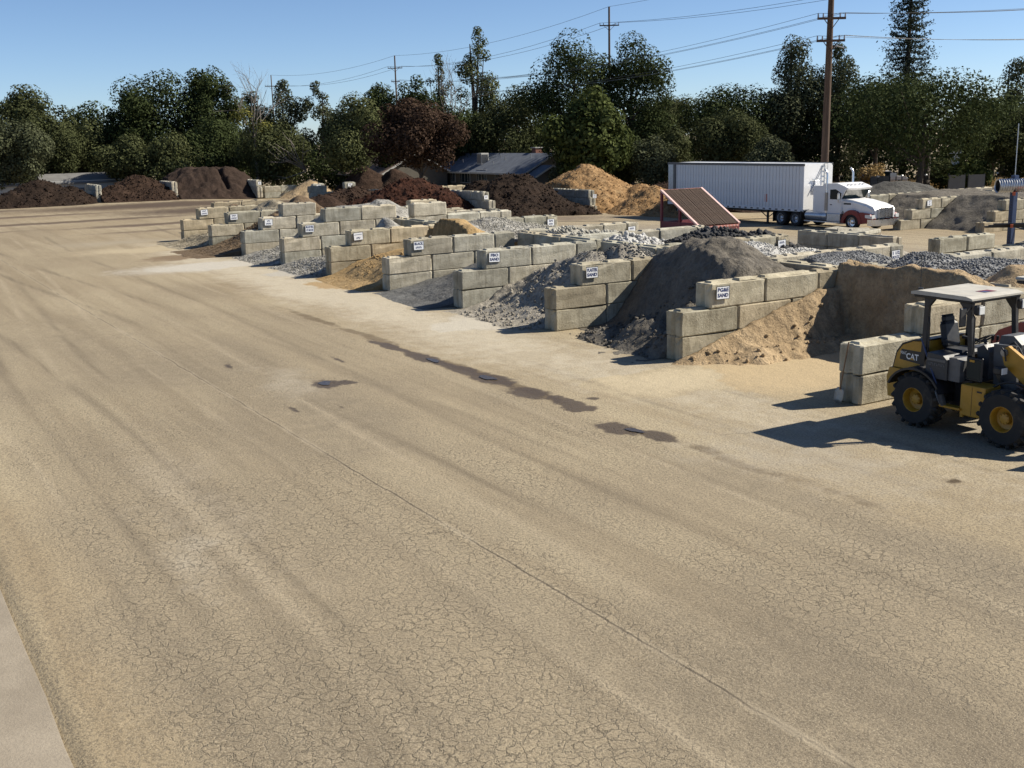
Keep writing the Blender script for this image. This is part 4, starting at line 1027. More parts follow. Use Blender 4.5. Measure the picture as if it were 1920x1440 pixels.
def trailer():
    r = empty('semi_trailer', 'long white ribbed chip trailer behind the truck cab', 'trailer', (37.5, 38.0, -.85))
    L, Wd, z0, z1 = 14.0, 2.6, 1.05, 4.10
    b = MB(); b.box(.03, Wd - .03, .06, L, z0, z1 - .04); b.build('body', M['trailer'], r)
    rib = MB(); rib.box(-.012, .03, -.03, .03, z0 + .14, z1 - .14); me = rib.mesh('side_rib'); me.materials.append(M['trailer'])
    n = 44
    for k in range(n):
        link('side_rib', me, None, r, (0, .45 + (L - .9) * k / (n - 1), 0))
    pan = MB(); pan.box(.022, .031, -.115, .115, z0 + .2, z1 - .2); mp = pan.mesh('side_panel'); mp.materials.append(M['trailer'])
    for k in range(n - 1):
        link('side_panel', mp, None, r, (0, .45 + (L - .9) * (k + .5) / (n - 1), 0))
    b = MB(); b.box(-.035, .06, -.02, L + .02, z1 - .16, z1); b.box(Wd - .06, Wd + .035, -.02, L + .02, z1 - .16, z1); b.build('top_rail', M['grey'], r)
    b = MB(); b.box(-.03, .06, 0, L, z0 - .06, z0 + .13); b.box(Wd - .06, Wd + .03, 0, L, z0 - .06, z0 + .13); b.build('bottom_rail', M['trailer'], r)
    b = MB()
    for k in range(22): b.box(-.036, -.03, .5 + k * .6, .72 + k * .6, z0 - .03, z0 + .06)
    b.build('reflector_strip', M['grey'], r)
    b = MB(); b.box(-.02, .03, L - .62, L - .05, z0 + .1, z1 - .16); b.build('rear_side_panel', M['galv'], r)
    b = MB(); b.box(-.04, .035, L - .92, L - .64, z0 + .1, z1 - .16); b.build('rear_corner_post', M['grey'], r)
    b = MB(); b.box(.0, Wd, -.02, .055, z0 + .02, z1 - .06); b.build('front_wall', M['white'], r)
    lad = MB()
    for x in (1.75, 2.05): lad.bar((x, -.10, z0 + .6), (x, -.10, z1 - .02), .035)
    for k in range(8): lad.bar((1.75, -.10, z0 + .7 + k * .33), (2.05, -.10, z0 + .7 + k * .33), .03)
    lad.build('ladder', M['chrome'], r)
    b = MB(); b.bar((.55, -.09, 2.15), (1.75, -.09, 4.05), .04); b.bar((.7, -.10, 3.05), (1.5, -.10, 3.05), .06); b.build('tarp_crank', M['galv'], r)
    b = MB(); b.box(.9, 1.3, -.14, -.03, 2.3, 3.0, .02); b.build('junction_box', M['white'], r)
    b = MB(); b.box(.55, 2.05, .8, L - .3, .80, 1.02); b.build('frame', M['black'], r)
    for x in (.5, 2.1):
        b = MB(); b.bar((x, 3.75, 1.0), (x, 3.75, .06), .12); b.box(x - .15, x + .15, 3.6, 3.9, .02, .07); b.bar((x, 3.75, .42), (x, 2.75, 1.02), .05); b.bar((x, 3.75, .42), (x, 4.75, 1.02), .05)
        b.build('landing_leg', M['black'], r)
    b = MB(); b.box(.018, .028, 3.35, 3.6, 1.52, 2.05); b.build('placard', M['salmon'], r)
    for y in (11.3, 12.6):
        for x, s in ((.16, -1), (2.44, 1)):
            wheel_parts(r, 'wheel', (x, y, .52), .52, .32, M['galv'], 22, .56, side=s)
    b = MB(); b.cyl((.3, 11.3, .52), (2.3, 11.3, .52), .07); b.cyl((.3, 12.6, .52), (2.3, 12.6, .52), .07); b.build('axles', M['black'], r)
trailer()

def truck():
    # local x across (0 = near side), y = distance ahead of the rear axle pair towards the nose is -y
    r = empty('semi_truck', 'white semi truck with red front fenders and chrome stacks', 'truck', (37.5, 33.86, -.85))
    Wd = 2.45
    m = M['white']
    # cab
    b = MB(); b.prism([(.95, 1.0), (2.55, 1.0), (2.55, 2.75), (2.42, 2.86), (1.35, 2.90), (.72, 2.72), (.50, 2.62), (.62, 2.50), (1.02, 1.92), (.95, 1.88)], .12, Wd - .12, 'x')
    cab = b.build('cab', m, r)
    b = MB(); b.prism([(2.55, .95), (3.45, .95), (3.45, 2.62), (3.30, 2.70), (2.55, 2.72)], .2, Wd - .2, 'x'); b.build('sleeper_box', m, r)
    b = MB(); b.prism([(.565, 2.50), (.955, 1.93), (1.0, 1.95), (.62, 2.52)], .20, Wd - .20, 'x'); ws = b.build('windshield', M['glass'], r)
    b = MB(); b.prism([(.50, 2.62), (.64, 2.47), (.60, 2.46), (.42, 2.60)], .14, Wd - .14, 'x'); b.build('sun_visor', m, r)
    for s, x in ((-1, .118), (1, Wd - .118)):
        b = MB(); b.prism([(1.06, 1.86), (1.92, 1.82), (1.92, 2.48), (1.45, 2.52), (.98, 2.28)], x - .006, x + .006, 'x'); b.build('side_window', M['glass'], r)
        b = MB(); b.prism([(1.0, 1.08), (1.92, 1.08), (1.92, 1.88), (1.03, 1.88)], x - .012, x + .012, 'x'); d = b.build('door', m, r)
        b = MB(); b.box(x - .03, x + .03, 1.74, 1.88, 1.52, 1.57); b.build('handle', M['black'], d)
        b = MB(); b.tube([(x + s * .02, 1.2, 1.72), (x + s * .22, 1.02, 1.74), (x + s * .26, .98, 1.95), (x + s * .26, .98, 2.35)], .02); b.box(x + s * .26 - .10, x + s * .26 + .10, .92, 1.02, 1.88, 2.32, .04); b.build('mirror', M['chrome'], r)
        # fenders
        f = MB(); pts = []
        for k in range(13):
            t = math.pi * k / 12; pts.append((.02 + .84 * math.cos(t), .44 + .84 * math.sin(t)))
        inner = [(.02 + .60 * math.cos(math.pi * k / 12), .42 + .58 * math.sin(math.pi * k / 12)) for k in range(12, -1, -1)]
        x0, x1 = (0.0, .42) if s < 0 else (Wd - .42, Wd)
        poly = pts + inner
        n = len(pts)
        vs = [(x0, p[0], p[1]) for p in pts] + [(x1, p[0], p[1]) for p in pts] + [(x0, p[0], p[1]) for p in inner[::-1]] + [(x1, p[0], p[1]) for p in inner[::-1]]
        fs = []
        for k in range(n - 1):
            fs += [(k, k + 1, n + k + 1, n + k), (2 * n + k, 3 * n + k, 3 * n + k + 1, 2 * n + k + 1), (k, 2 * n + k, 2 * n + k + 1, k + 1), (n + k, n + k + 1, 3 * n + k + 1, 3 * n + k)]
        f.add(vs, fs); f.prism([(-.60, .45), (-1.55, .50), (-1.63, .80), (-1.48, 1.08), (-.70, 1.16), (-.45, .95)], x0 + .02, x1 - .03, 'x')
        f.build('front_fender', M['red'], r, True)
        b = MB(); xh = .02 if s < 0 else Wd - .02
        b.prism([(-1.60, .80), (-1.12, .84), (-1.10, 1.02), (-1.50, 1.04)], xh - .03, xh + .03, 'x'); b.prism([(xh, .80), (xh - s * .28, .82), (xh - s * .28, 1.03), (xh, 1.03)], -1.64, -1.60, 'y'); b.build('headlight', M['lamp'], r)
        b = MB(); xs_ = .05 if s < 0 else Wd - .05
        b.tube([(xs_ + .07, 2.22, 1.0), (xs_ + .07, 2.22, 3.45), (xs_ + .07, 2.27, 3.62), (xs_ + .07, 2.45, 3.76)], .065, 12)
        ex = b.build('exhaust_stack', M['chrome'], r, True)
        b = MB(); b.cyl((xs_ + .07, 2.22, 1.15), (xs_ + .07, 2.22, 2.3), .115, n=14); b.build('heat_shield', M['steel'], ex, True)
        b = MB(); b.cyl((xs_ + .28, 2.15, .78), (xs_ + .28, 4.0, .78), .30, n=20); tk = b.build('fuel_tank', M['galv'], r, True)
        b = MB(); b.box(xs_ - .02, xs_ + .25, .95, 4.05, .40, .47); b.box(xs_, xs_ + .3, 1.0, 2.12, .48, 1.0, .03); b.build('step', M['galv'], r)
    b = MB()
    hood = [(1.0, .95), (1.0, 1.93), (.2, 1.86), (-.9, 1.66), (-1.45, 1.48), (-1.58, 1.30), (-1.60, .80), (-.9, .8), (-.75, 1.0), (.85, 1.0)]
    b.prism(hood, .34, Wd - .34, 'x'); b.build('hood', m, r)
    b = MB(); b.prism([(.95, 1.18), (.95, 1.80), (.1, 1.74), (-.9, 1.55), (-1.40, 1.36), (-1.48, 1.08), (-.8, 1.05), (.7, 1.05)], .22, Wd - .22, 'x'); b.build('hood_flank', m, r)
    b = MB(); b.box(.215, .225, .25, .85, 1.58, 1.68); b.build('hood_vent', M['black'], r)
    b = MB(); b.box(.62, Wd - .62, -1.66, -1.60, .84, 1.44, .02); g = b.build('grille', M['grey'], r)
    b = MB(); b.box(.58, .64, -1.69, -1.6, .80, 1.46, .01); b.box(Wd - .64, Wd - .58, -1.69, -1.6, .80, 1.46, .01); b.box(.64, Wd - .64, -1.69, -1.6, 1.42, 1.48, .01); b.box(Wd / 2 - .02, Wd / 2 + .02, -1.69, -1.6, .82, 1.44); b.build('grille_surround', M['chrome'], g)
    b = MB()
    for k in range(9): b.box(.65, Wd - .65, -1.675, -1.66, .88 + k * .06, .905 + k * .06)
    b.build('grille_slats', M['chrome'], g)
    b = MB(); b.prism([(.0, -1.30), (.0, -1.62), (.30, -1.92), (Wd - .30, -1.92), (Wd, -1.62), (Wd, -1.30), (Wd - .08, -1.30), (Wd - .1, -1.6), (Wd - .35, -1.84), (.35, -1.84), (.1, -1.6), (.08, -1.30)], .36, .74, 'z'); b.build('bumper', M['chrome'], r)
    for x in (.55, .85, 1.22, 1.6, 1.9):
        b = MB(); b.box(x - .06, x + .06, .75, .9, 2.74 + .06, 2.83, .01); b.build('roof_light', M['darkgrey'], r)
    b = MB(); b.box(.75, 1.0, -1.2, 6.6, .62, .9); b.box(Wd - 1.0, Wd - .75, -1.2, 6.6, .62, .9); b.box(.6, Wd - .6, 3.5, 6.5, .9, 1.0); b.build('chassis', M['black'], r)
    for x, s in ((.18, -1), (Wd - .18, 1)):
        wheel_parts(r, 'wheel', (x, 0, .52), .52, .30, M['chrome'], 26, .56, side=s)
        for y in (4.78, 6.14):
            wheel_parts(r, 'wheel', (x + s * -.05, y, .52), .52, .52, M['galv'], 26, .56, side=s)
            q = MB(); pts = [(x - .3, y + .62 * math.cos(math.pi * k / 8), .52 + .62 * math.sin(math.pi * k / 8)) for k in range(9)]
        b = MB(); b.box(x - .3, x + .3, 4.2, 4.25, .5, 1.05); b.box(x - .3, x + .3, 6.75, 6.78, .25, .95); b.build('mud_flap', M['black'], r)
truck()

# ---------------------------------------------------------------- compact wheel loader
def panel_text(s, size, mat, parent, loc, rot, name='lettering', sx=1.0, bold=.0):
    o = link(name, text_mesh(s, size, bold=bold), mat, parent)
    o.location = loc; o.rotation_euler = rot; o.scale = (sx, 1, 1)
    return o

def loader():
    # local +x forward, -y is the side towards the camera
    r = empty('wheel_loader', 'yellow compact wheel loader with a white canopy roof, parked at the bins', 'loader', (.45, -3.2, 0), -math.pi / 2)
    Y_, K, DG, GR = M['yellow'], M['black'], M['darkgrey'], M['grey']
    for x, nm in ((-.92, 'rear'), (.95, 'front')):
        for y, s in ((-.72, -1), (.72, 1)):
            wheel_parts(r, 'wheel', (x, y, .51), .485, .38, Y_, 30, .47, lugs=17, side=s, axis='y')
    # rear frame, counterweight and engine hood
    b = MB(); b.prism([(-1.72, .42), (-1.30, .36), (-1.30, .98), (-1.70, .98), (-1.76, .80)], -.66, .66); b.build('counterweight', Y_, r)
    b = MB(); b.prism([(-1.66, .99), (-.98, .99), (-.98, 1.56), (-1.22, 1.54), (-1.46, 1.44), (-1.58, 1.28)], -.60, .60); hd = b.build('engine_hood', Y_, r)
    b = MB(); b.prism([(-1.70, .97), (-1.62, 1.30), (-1.49, 1.47), (-1.22, 1.575), (-.98, 1.595), (-.98, 1.57), (-1.22, 1.55), (-1.47, 1.45), (-1.60, 1.28), (-1.68, .97)], -.58, .58); b.build('hood_trim', K, hd)
    b = MB(); b.prism([(-1.52, 1.16), (-1.0, 1.12), (-1.0, 1.36), (-1.48, 1.36)], -.606, -.60); b.build('black_decal_band', K, hd)
    panel_text('CAT', .16, M['white'], hd, (-1.225, -.6085, 1.235), (math.pi / 2, 0, 0), 'emblem', .9, .004)
    b = MB(); b.prism([(-1.28, 1.18), (-1.17, 1.18), (-1.225, 1.23)], -.6105, -.6095); b.build('emblem_triangle', Y_, hd)
    panel_text('906C', .085, M['white'], hd, (-1.43, -.6085, 1.29), (math.pi / 2, 0, 0), 'model_number', .8)
    b = MB(); b.prism([(-1.30, .50), (-.45, .50), (-.45, .98), (-1.30, .98)], -.42, .42); b.build('rear_frame', K, r)
    for s in (-1, 1):
        b = MB(); pts = [(-.92 + .64 * math.cos(t), .52 + .60 * math.sin(t)) for t in np.linspace(.35, 2.75, 11)]; inn = [(-.92 + .60 * math.cos(t), .52 + .56 * math.sin(t)) for t in np.linspace(2.75, .35, 11)]
        n = len(pts); y0, y1 = (-.94, -.52) if s < 0 else (.52, .94)
        vs = [(p[0], y0, p[1]) for p in pts] + [(p[0], y1, p[1]) for p in pts] + [(p[0], y0, p[1]) for p in inn[::-1]] + [(p[0], y1, p[1]) for p in inn[::-1]]
        fs = []
        for k in range(n - 1):
            fs += [(k, k + 1, n + k + 1, n + k), (2 * n + k, 3 * n + k, 3 * n + k + 1, 2 * n + k + 1), (k, 2 * n + k, 2 * n + k + 1, k + 1), (n + k, n + k + 1, 3 * n + k + 1, 3 * n + k)]
        b.add(vs, fs); b.build('rear_fender', K, r, True)
        b = MB(); b.prism([(-1.30, .95), (-.60, .95), (-.52, 1.08), (-1.1, 1.10)], s * .50, s * .60); b.build('fender_panel', Y_, r)
    # operator station
    b = MB(); b.box(-.98, .14, -.66, .66, .94, 1.02, .02); b.build('cab_floor', K, r)
    b = MB(); b.prism([(-.74, .98), (-.26, .98), (-.26, 1.34), (-.36, 1.42), (-.70, 1.44)], -.84, -.40); tk = b.build('side_tank', DG, r)
    b = MB(); b.box(-.69, -.30, -.848, -.84, 1.30, 1.345); b.build('tank_highlight', GR, tk)
    b = MB()
    for k in range(9): b.box(-.66 + k * .04, -.645 + k * .04, -.8475, -.84, 1.215, 1.265); b.box(-.645 + k * .04, -.63 + k * .04, -.847, -.84, 1.25 if k % 2 else 1.215, 1.265 if k % 2 else 1.23)
    b.build('worn_lettering', GR, tk)
    b = MB(); b.prism([(-.26, .98), (-.02, .98), (-.02, 1.36), (-.10, 1.41), (-.26, 1.40)], -.80, -.42); b.build('step_cover', GR, r)
    b = MB(); b.prism([(-.74, .98), (-.2, .98), (-.2, 1.36), (-.70, 1.42)], .40, .84); b.build('side_tank', DG, r)
    for (x0, x1, y) in ((-.92, -.96, -.62), (-.92, -.96, .62), (-.02, .10, -.62), (-.02, .10, .62)):
        b = MB(); b.bar((x1, y, .98), (x0, y, 2.40), .09, .075, (0, 1, 0)); b.build('roof_post', K, r)
    for y in (-.62, .62):
        b = MB(); b.prism([(-.98, 2.44), (-.72, 2.44), (-.90, 2.22), (-.97, 2.22)], y - .035, y + .035); b.prism([(.05, 2.44), (-.26, 2.44), (-.05, 2.18), (.03, 2.18)], y - .035, y + .035); b.build('roof_bracket', K, r)
    b = MB(); b.box(-1.20, .06, -.70, .70, 2.40, 2.455, .02); b.build('roof_frame', K, r)
    b = MB(); b.prism([(-1.24, 2.452), (.08, 2.452), (.08, 2.485), (-.05, 2.52), (-1.1, 2.53), (-1.24, 2.50)], -.72, .72); rf = b.build('roof', M['canopy'], r)
    b = MB(); b.add([(-.36, -.06, 2.5275), (-.15, -.06, 2.5255), (-.15, .28, 2.5255), (-.36, .28, 2.5275)], [(0, 1, 2, 3)]); fl = b.build('flag_sticker', M['maroon'], rf)
    b = MB(); b.add([(-.27, -.06, 2.5295), (-.15, -.06, 2.528), (-.15, .10, 2.528), (-.27, .10, 2.5295)], [(0, 1, 2, 3)]); b.build('flag_canton', M['ink'], rf)
    b = MB(); b.cyl((-1.14, -.58, 2.5), (-1.14, -.58, 2.56), .05); b.cyl((-1.14, -.58, 2.55), (-1.15, -.58, 3.15), .006, n=5); b.build('antenna', K, r)
    for y in (-.60, .60):
        b = MB(); b.box(.08, .20, y - .09, y + .09, 2.20, 2.38, .03); h = b.build('work_light', K, r)
        b = MB(); b.box(.195, .215, y - .075, y + .075, 2.215, 2.365, .01); b.build('lens', M['lamp'], h)
    b = MB(); b.box(-.02, .02, -.93, -.75, 2.00, 2.34, .018); mi = b.build('mirror', DG, r)
    b = MB(); b.tube([(-.0, -.64, 2.3), (.02, -.70, 2.32), (.02, -.78, 2.25)], .012); b.tube([(.06, -.64, 2.2), (.12, -.66, 2.15), (.12, -.66, 1.5)], .013); b.build('hand_rail', K, r)
    b = MB(); b.tube([(-.84, -.64, 1.4), (-.80, -.70, 1.5), (-.80, -.70, 1.95), (-.86, -.64, 2.05)], .014); b.build('grab_rail', K, r)
    # seat
    b = MB(); b.box(-.86, -.36, -.24, .24, 1.30, 1.44, .05); st = b.build('seat', M['seat'], r)
    b = MB(); mtx = Matrix.Translation((-.84, 0, 1.42)) @ Matrix.Rotation(-.20, 4, 'Y'); b.box(-.07, .07, -.23, .23, 0, .50, .06, mtx); b.box(-.06, .05, -.17, .17, .46, .62, .05, mtx); b.build('seat_back', M['seat'], st)
    for y in (-.29, .29):
        b = MB(); b.bar((-.82, y, 1.58), (-.46, y, 1.56), .06, .05); b.build('armrest', M['seat'], st)
    b = MB(); b.box(-.75, -.45, -.2, .2, 1.0, 1.31, .03); b.build('seat_base', K, r)
    b = MB(); b.prism([(-.02, 1.0), (.18, 1.0), (.18, 1.50), (.06, 1.62), (-.08, 1.55)], -.28, .28); b.build('dashboard', DG, r)
    b = MB(); m = Matrix.Translation((-.16, 0, 1.66)) @ Matrix.Rotation(-.55, 4, 'Y')
    pts = [m @ Vector((.19 * math.cos(t), .19 * math.sin(t), 0)) for t in np.linspace(0, 2 * math.pi, 21)]
    b.tube(pts, .017, 6); b.bar(m @ Vector((0, 0, 0)), (.05, 0, 1.45), .05); b.bar(m @ Vector((-.18, 0, 0)), m @ Vector((.18, 0, 0)), .03, .015); b.build('steering_wheel', K, r)
    b = MB(); b.prism([(.12, 1.52), (.60, 1.50), (.62, 1.66), (.45, 1.80), (.2, 1.78)], .0, .52); b.build('instrument_cowl', GR, r)
    for k, (x, y) in enumerate(((-.28, .34), (-.22, .40))):
        b = MB(); b.cyl((x, y, 1.3), (x + .06, y, 1.62), .012, n=6); b.cyl((x + .06, y, 1.60), (x + .065, y, 1.68), .026, n=8); b.build('control_lever', K, r)
    # lower door panels and step box
    b = MB(); b.box(.02, .36, -.70, -.66, 1.02, 1.46, .02); dr = b.build('lower_door', K, r)
    b = MB(); b.box(.05, .33, -.706, -.69, 1.06, 1.42, .008); b.build('lower_window', M['glass'], dr)
    b = MB(); b.box(.10, .20, -.709, -.705, 1.37, 1.41); b.build('warning_label', Y_, dr)
    b = MB(); b.box(.06, .56, -.86, -.42, .42, .98, .015); bx = b.build('step_box', Y_, r)
    b = MB(); b.box(.30, .305, -.864, -.86, .44, .96); b.box(.40, .5, -.866, -.86, .88, .91); b.build('box_seam', K, bx)
    b = MB(); b.box(-.34, .10, -.92, -.74, .50, .54, .01); b.bar((.10, -.83, .52), (.10, -.83, .38), .05); b.build('boarding_step', Y_, r)
    b = MB(); b.prism([(-.45, .40), (.1, .40), (.1, .96), (-.45, .96)], -.36, .36); b.build('centre_frame', K, r)
    b = MB(); b.cyl((.30, 0, .45), (.30, 0, 1.1), .14, n=14); b.build('articulation_joint', K, r)
    # front frame, arms and bucket
    b = MB(); b.prism([(.36, .42), (1.45, .40), (1.40, .78), (.80, 1.0), (.74, 1.70), (.30, 1.68), (.34, .9)], -.34, -.28); b.prism([(.36, .42), (1.45, .40), (1.40, .78), (.80, 1.0), (.74, 1.70), (.30, 1.68), (.34, .9)], .28, .34); b.build('front_tower', GR, r)
    b = MB(); b.box(.40, 1.40, -.28, .28, .45, .74); b.build('front_frame', K, r)
    b = MB(); b.bar((.95, -.6, .52), (.95, .6, .52), .16); b.bar((-.92, -.6, .52), (-.92, .6, .52), .16); b.build('axle', K, r)
    for s in (-1, 1):
        ya, yb = s * .44, s * .36
        b = MB(); arm = [(.52, 1.62), (.66, 1.70), (1.25, 1.36), (1.92, .92), (2.12, .40), (2.02, .28), (1.86, .42), (1.62, .76), (1.05, 1.04), (.60, 1.36)]
        b.prism(arm, min(ya, yb), max(ya, yb)); ar = b.build('lift_arm', Y_, r)
        b = MB(); b.cyl((.60, s * .47, 1.58), (.60, s * .30, 1.58), .07, n=12); b.cyl((2.02, s * .47, .36), (2.02, s * .33, .36), .06, n=12); b.build('pivot_pin', M['steel'], ar)
        b = MB(); b.cyl((.62, s * .30, .78), (1.15, s * .30, 1.02), .055, n=12); b.build('lift_cylinder', K, r, True)
        b = MB(); b.cyl((1.15, s * .30, 1.02), (1.50, s * .34, 1.0), .030, n=10); b.build('cylinder_rod', M['chrome'], r, True)
        b = MB(); b.tube([(.50, s * .25, 1.66), (.62, s * .22, 1.74), (.78, s * .3, 1.66), (.92, s * .34, 1.50)], .016); b.tube([(.56, s * .47, 1.66), (.64, s * .50, 1.60), (.66, s * .48, 1.44)], .014); b.build('hose', K, r)
        b = MB(); pts = [(.95 + .62 * math.cos(t), .52 + .60 * math.sin(t)) for t in np.linspace(.7, 2.5, 9)]
        b.tube([(p[0], s * .60, p[1]) for p in pts], .02); b.build('fender_rail', K, r)
        b = MB(); b.box(.56, .74, s * .62 - .09, s * .62 + .09, 1.22, 1.36, .03); hl = b.build('headlamp', K, r)
        b = MB(); b.box(.735, .75, s * .62 - .07, s * .62 + .07, 1.235, 1.345); b.build('lens', M['lamp'], hl)
        b = MB(); b.bar((.62, s * .62, 1.22), (.5, s * .34, 1.0), .05); b.box(.42, .7, s * .5 - .14, s * .5 + .14, .84, .88); b.build('lamp_bracket', GR, r)
    for ch_, dx in (('M', -.07), ('C', .07)): panel_text(ch_, .17, M['maroon'], r, (1.36 + dx * .84, -.4415, 1.14 - dx * .55), (math.pi / 2, .58, 0), 'letter')
    b = MB(); b.bar((1.80, -.40, .70), (1.80, .40, .70), .12); b.build('cross_tube', Y_, r)
    b = MB(); b.cyl((.9, 0, 1.3), (1.6, 0, 1.0), .06, n=12); b.build('tilt_cylinder', K, r, True)
    prof_ = [(2.16, .16), (2.10, .55), (2.20, .86), (2.24, .86), (2.15, .56), (2.22, .22), (2.40, .10), (2.98, .05), (2.98, .02), (2.36, .05)]
    b = MB(); b.prism(prof_, -.95, .95); bk = b.build('bucket', Y_, r)
    for s in (-.95, .93):
        b = MB(); b.prism([(2.16, .14), (2.12, .55), (2.22, .86), (2.55, .55), (2.95, .04), (2.38, .05)], s, s + .02); b.build('bucket_side', Y_, bk)
    b = MB(); b.box(2.92, 3.06, -.96, .96, .01, .045); b.build('cutting_edge', M['steel'], bk)
loader()

def red_tractor():
    r = empty('tractor', 'red-hooded tractor with a white roof behind the loader', 'tractor', (3.35, -3.4, 0), -math.pi / 2)
    K = M['black']
    for x, rr in ((-.95, .62), (.95, .45)):
        for y, s in ((-.75, -1), (.75, 1)):
            wheel_parts(r, 'wheel', (x, y, rr), rr, .38, M['grey'], 24, .55, lugs=14, side=s, axis='y')
    b = MB(); b.prism([(-1.95, .95), (-1.0, .95), (-.95, 1.62), (-1.3, 1.60), (-1.78, 1.38), (-1.95, 1.15)], -.48, .48); b.build('hood', M['redhood'], r)
    b = MB(); b.box(-1.7, 1.4, -.32, .32, .5, .95, .03); b.build('chassis', K, r)
    for x in (-.95, .15):
        for y in (-.62, .62):
            b = MB(); b.bar((x, y, .95), (x, y, 2.42), .08); b.build('roof_post', K, r)
    b = MB(); b.box(-1.3, .35, -.72, .72, 2.40, 2.46, .02); b.build('roof_frame', K, r)
    b = MB(); b.box(-1.33, .38, -.74, .74, 2.46, 2.53, .03); b.build('roof', M['canopy'], r)
    b = MB(); b.box(-.85, -.38, -.24, .24, 1.15, 1.30, .04); b.box(-.90, -.78, -.23, .23, 1.28, 1.88, .05); b.build('seat', M['seat'], r)
    b = MB(); b.prism([(.1, .95), (.4, .95), (.4, 1.45), (.2, 1.6), (.05, 1.5)], -.3, .3); b.build('dashboard', K, r)
    b = MB(); b.tube([(-.98, -.68, 1.2), (-.96, -.74, 1.5), (-.96, -.74, 2.2), (-.95, -.66, 2.35)], .022); b.build('hand_rail', M['galv'], r)
    b = MB(); b.box(.5, 1.4, -.38, .38, .95, 1.25, .05); b.build('front_cover', M['redhood'], r)
    b = MB(); b.bar((.9, -.7, .45), (.9, .7, .45), .12); b.bar((-.95, -.7, .6), (-.95, .7, .6), .14); b.build('axle', K, r)
red_tractor()

def shovel(label, p, q, mat, blade_rot=0.0):
    p, q = Vector(p), Vector(q)          # p: blade end, q: grip end
    r = empty('shovel', label, 'shovel', p, 0, 'shovels')
    d = (q - p).normalized(); L = (q - p).length
    b = MB(); b.cyl(d * .26, d * L, .017, .015, n=8); b.build('handle', mat, r, True)
    a = d.cross(Vector((1, 0, 0) if blade_rot == 0 else (0, 1, 0))).normalized(); nrm = a.cross(d)
    b = MB(); vs = []; k = 6
    for i in range(k + 1):
        t = i / k; w = .10 + .02 * math.sin(t * 3); 
        for j in (-1, -.33, .33, 1):
            tip = .0 if i else .03 * (1 - abs(j))
            vs.append(d * (t * .30 - tip) + a * (j * w * (1 if t < .85 else .6)) + nrm * (.025 * (1 - j * j) * 1.2))
    fs = [(i * 4 + j, i * 4 + j + 1, i * 4 + 5 + j, i * 4 + 4 + j) for i in range(k) for j in range(3)]
    b.add(vs, fs); o = b.build('blade', M['steel'], r, True, fix=False)
    md = o.modifiers.new('thick', 'SOLIDIFY'); md.thickness = .004
shovel('wood-handled shovel leaning against the end of the block wall', (-.20, -.22, .04), (-.03, -.30, 1.27), M['wood'])
shovel('blue-handled shovel leaning against the side of the loader', (-.50, -2.98, .56), (-.28, -2.27, 1.62), M['bluehandle'], 1)

# ---------------------------------------------------------------- pipe rack at the right edge
def pipe_rack():
    r = empty('pipe_rack', 'blue steel cantilever rack with black arms at the right edge', 'rack', (28.15, 16.0, gzf(28)))
    for k, (x, y) in enumerate(((0, 0), (2.6, -1.6))):
        b = MB(); b.bar((x, y, 0), (x, y, 3.75), .28, .20, (0, 1, 0)); p = b.build('column', M['blue'], r)
        b = MB()
        for i in range(30): b.box(x - .145, x - .139, y - .03, y + .03, .15 + i * .12, .19 + i * .12)
        b.build('column_holes', M['black'], p)
        b = MB(); b.bar((x - 1.5, y - .1, 0.05), (x + 1.2, y - .1, .05), .2, .1); b.build('base', M['blue'], r)
        for z, m_ in ((2.95, M['orange']), (1.55, M['orange'])):
            b = MB(); b.bar((x, y, z), (x - 1.05, y - .75, z + .05), .12, .14); b.build('arm', m_, r)
    b = MB(); b.bar((0, 0, .6), (2.6, -1.6, 1.5), .05); b.bar((0, 0, 1.5), (2.6, -1.6, .6), .05); b.build('brace', M['blue'], r)
    b = MB(); b.cyl((0, 0, 3.7), (0, 0, 6.0), .02, n=6); b.build('whip_pole', M['galv'], r)
pipe_rack()
def pipes():
    g = 'corrugated pipes on the rack'
    d = Vector((.86, -.51, 0)); o0 = Vector((27.15, 16.15, 2.80))
    root = empty('corrugated_pipe', 'corrugated galvanised culvert pipe lying on the blue rack', 'pipe', o0, 0)
    n = 110; L = 6.0; prf = []
    for k in range(n + 1):
        prf.append((.285 + .022 * (-1) ** k, L * k / n))
    b = MB(); b.lathe([(p[0], p[1]) for p in prf], (0, 0, 0), 'x', 28); 
    o = b.build('shell', M['galv'], root, True, fix=False); o.rotation_euler = (0, 0, math.atan2(d.y, d.x))
    b = MB(); b.lathe([(.24, .02), (.24, L - .02)], (0, 0, 0), 'x', 28); o = b.build('inner_wall', M['darkgrey'], root, True, fix=False); o.rotation_euler = (0, 0, math.atan2(d.y, d.x))
    for k, (z, yy) in enumerate(((1.62 - .55, 0.0), (1.70 - .55, -.25), (1.56 - .55, .2))):
        p = Vector((26.7, 16.1 + yy, z)); b = MB(); b.bar((0, 0, 0), d * 6.2 + Vector((0, 0, -.04 * k)), .16, .07)
        tag(b.build('steel_bar', M['black'], None, loc=p), ['long black flat bar on the middle arms, uppermost', 'long black flat bar on the middle arms, nearest the camera', 'long black flat bar on the middle arms, lowest'][k], 'bar', 'flat bars on the rack')
pipes()

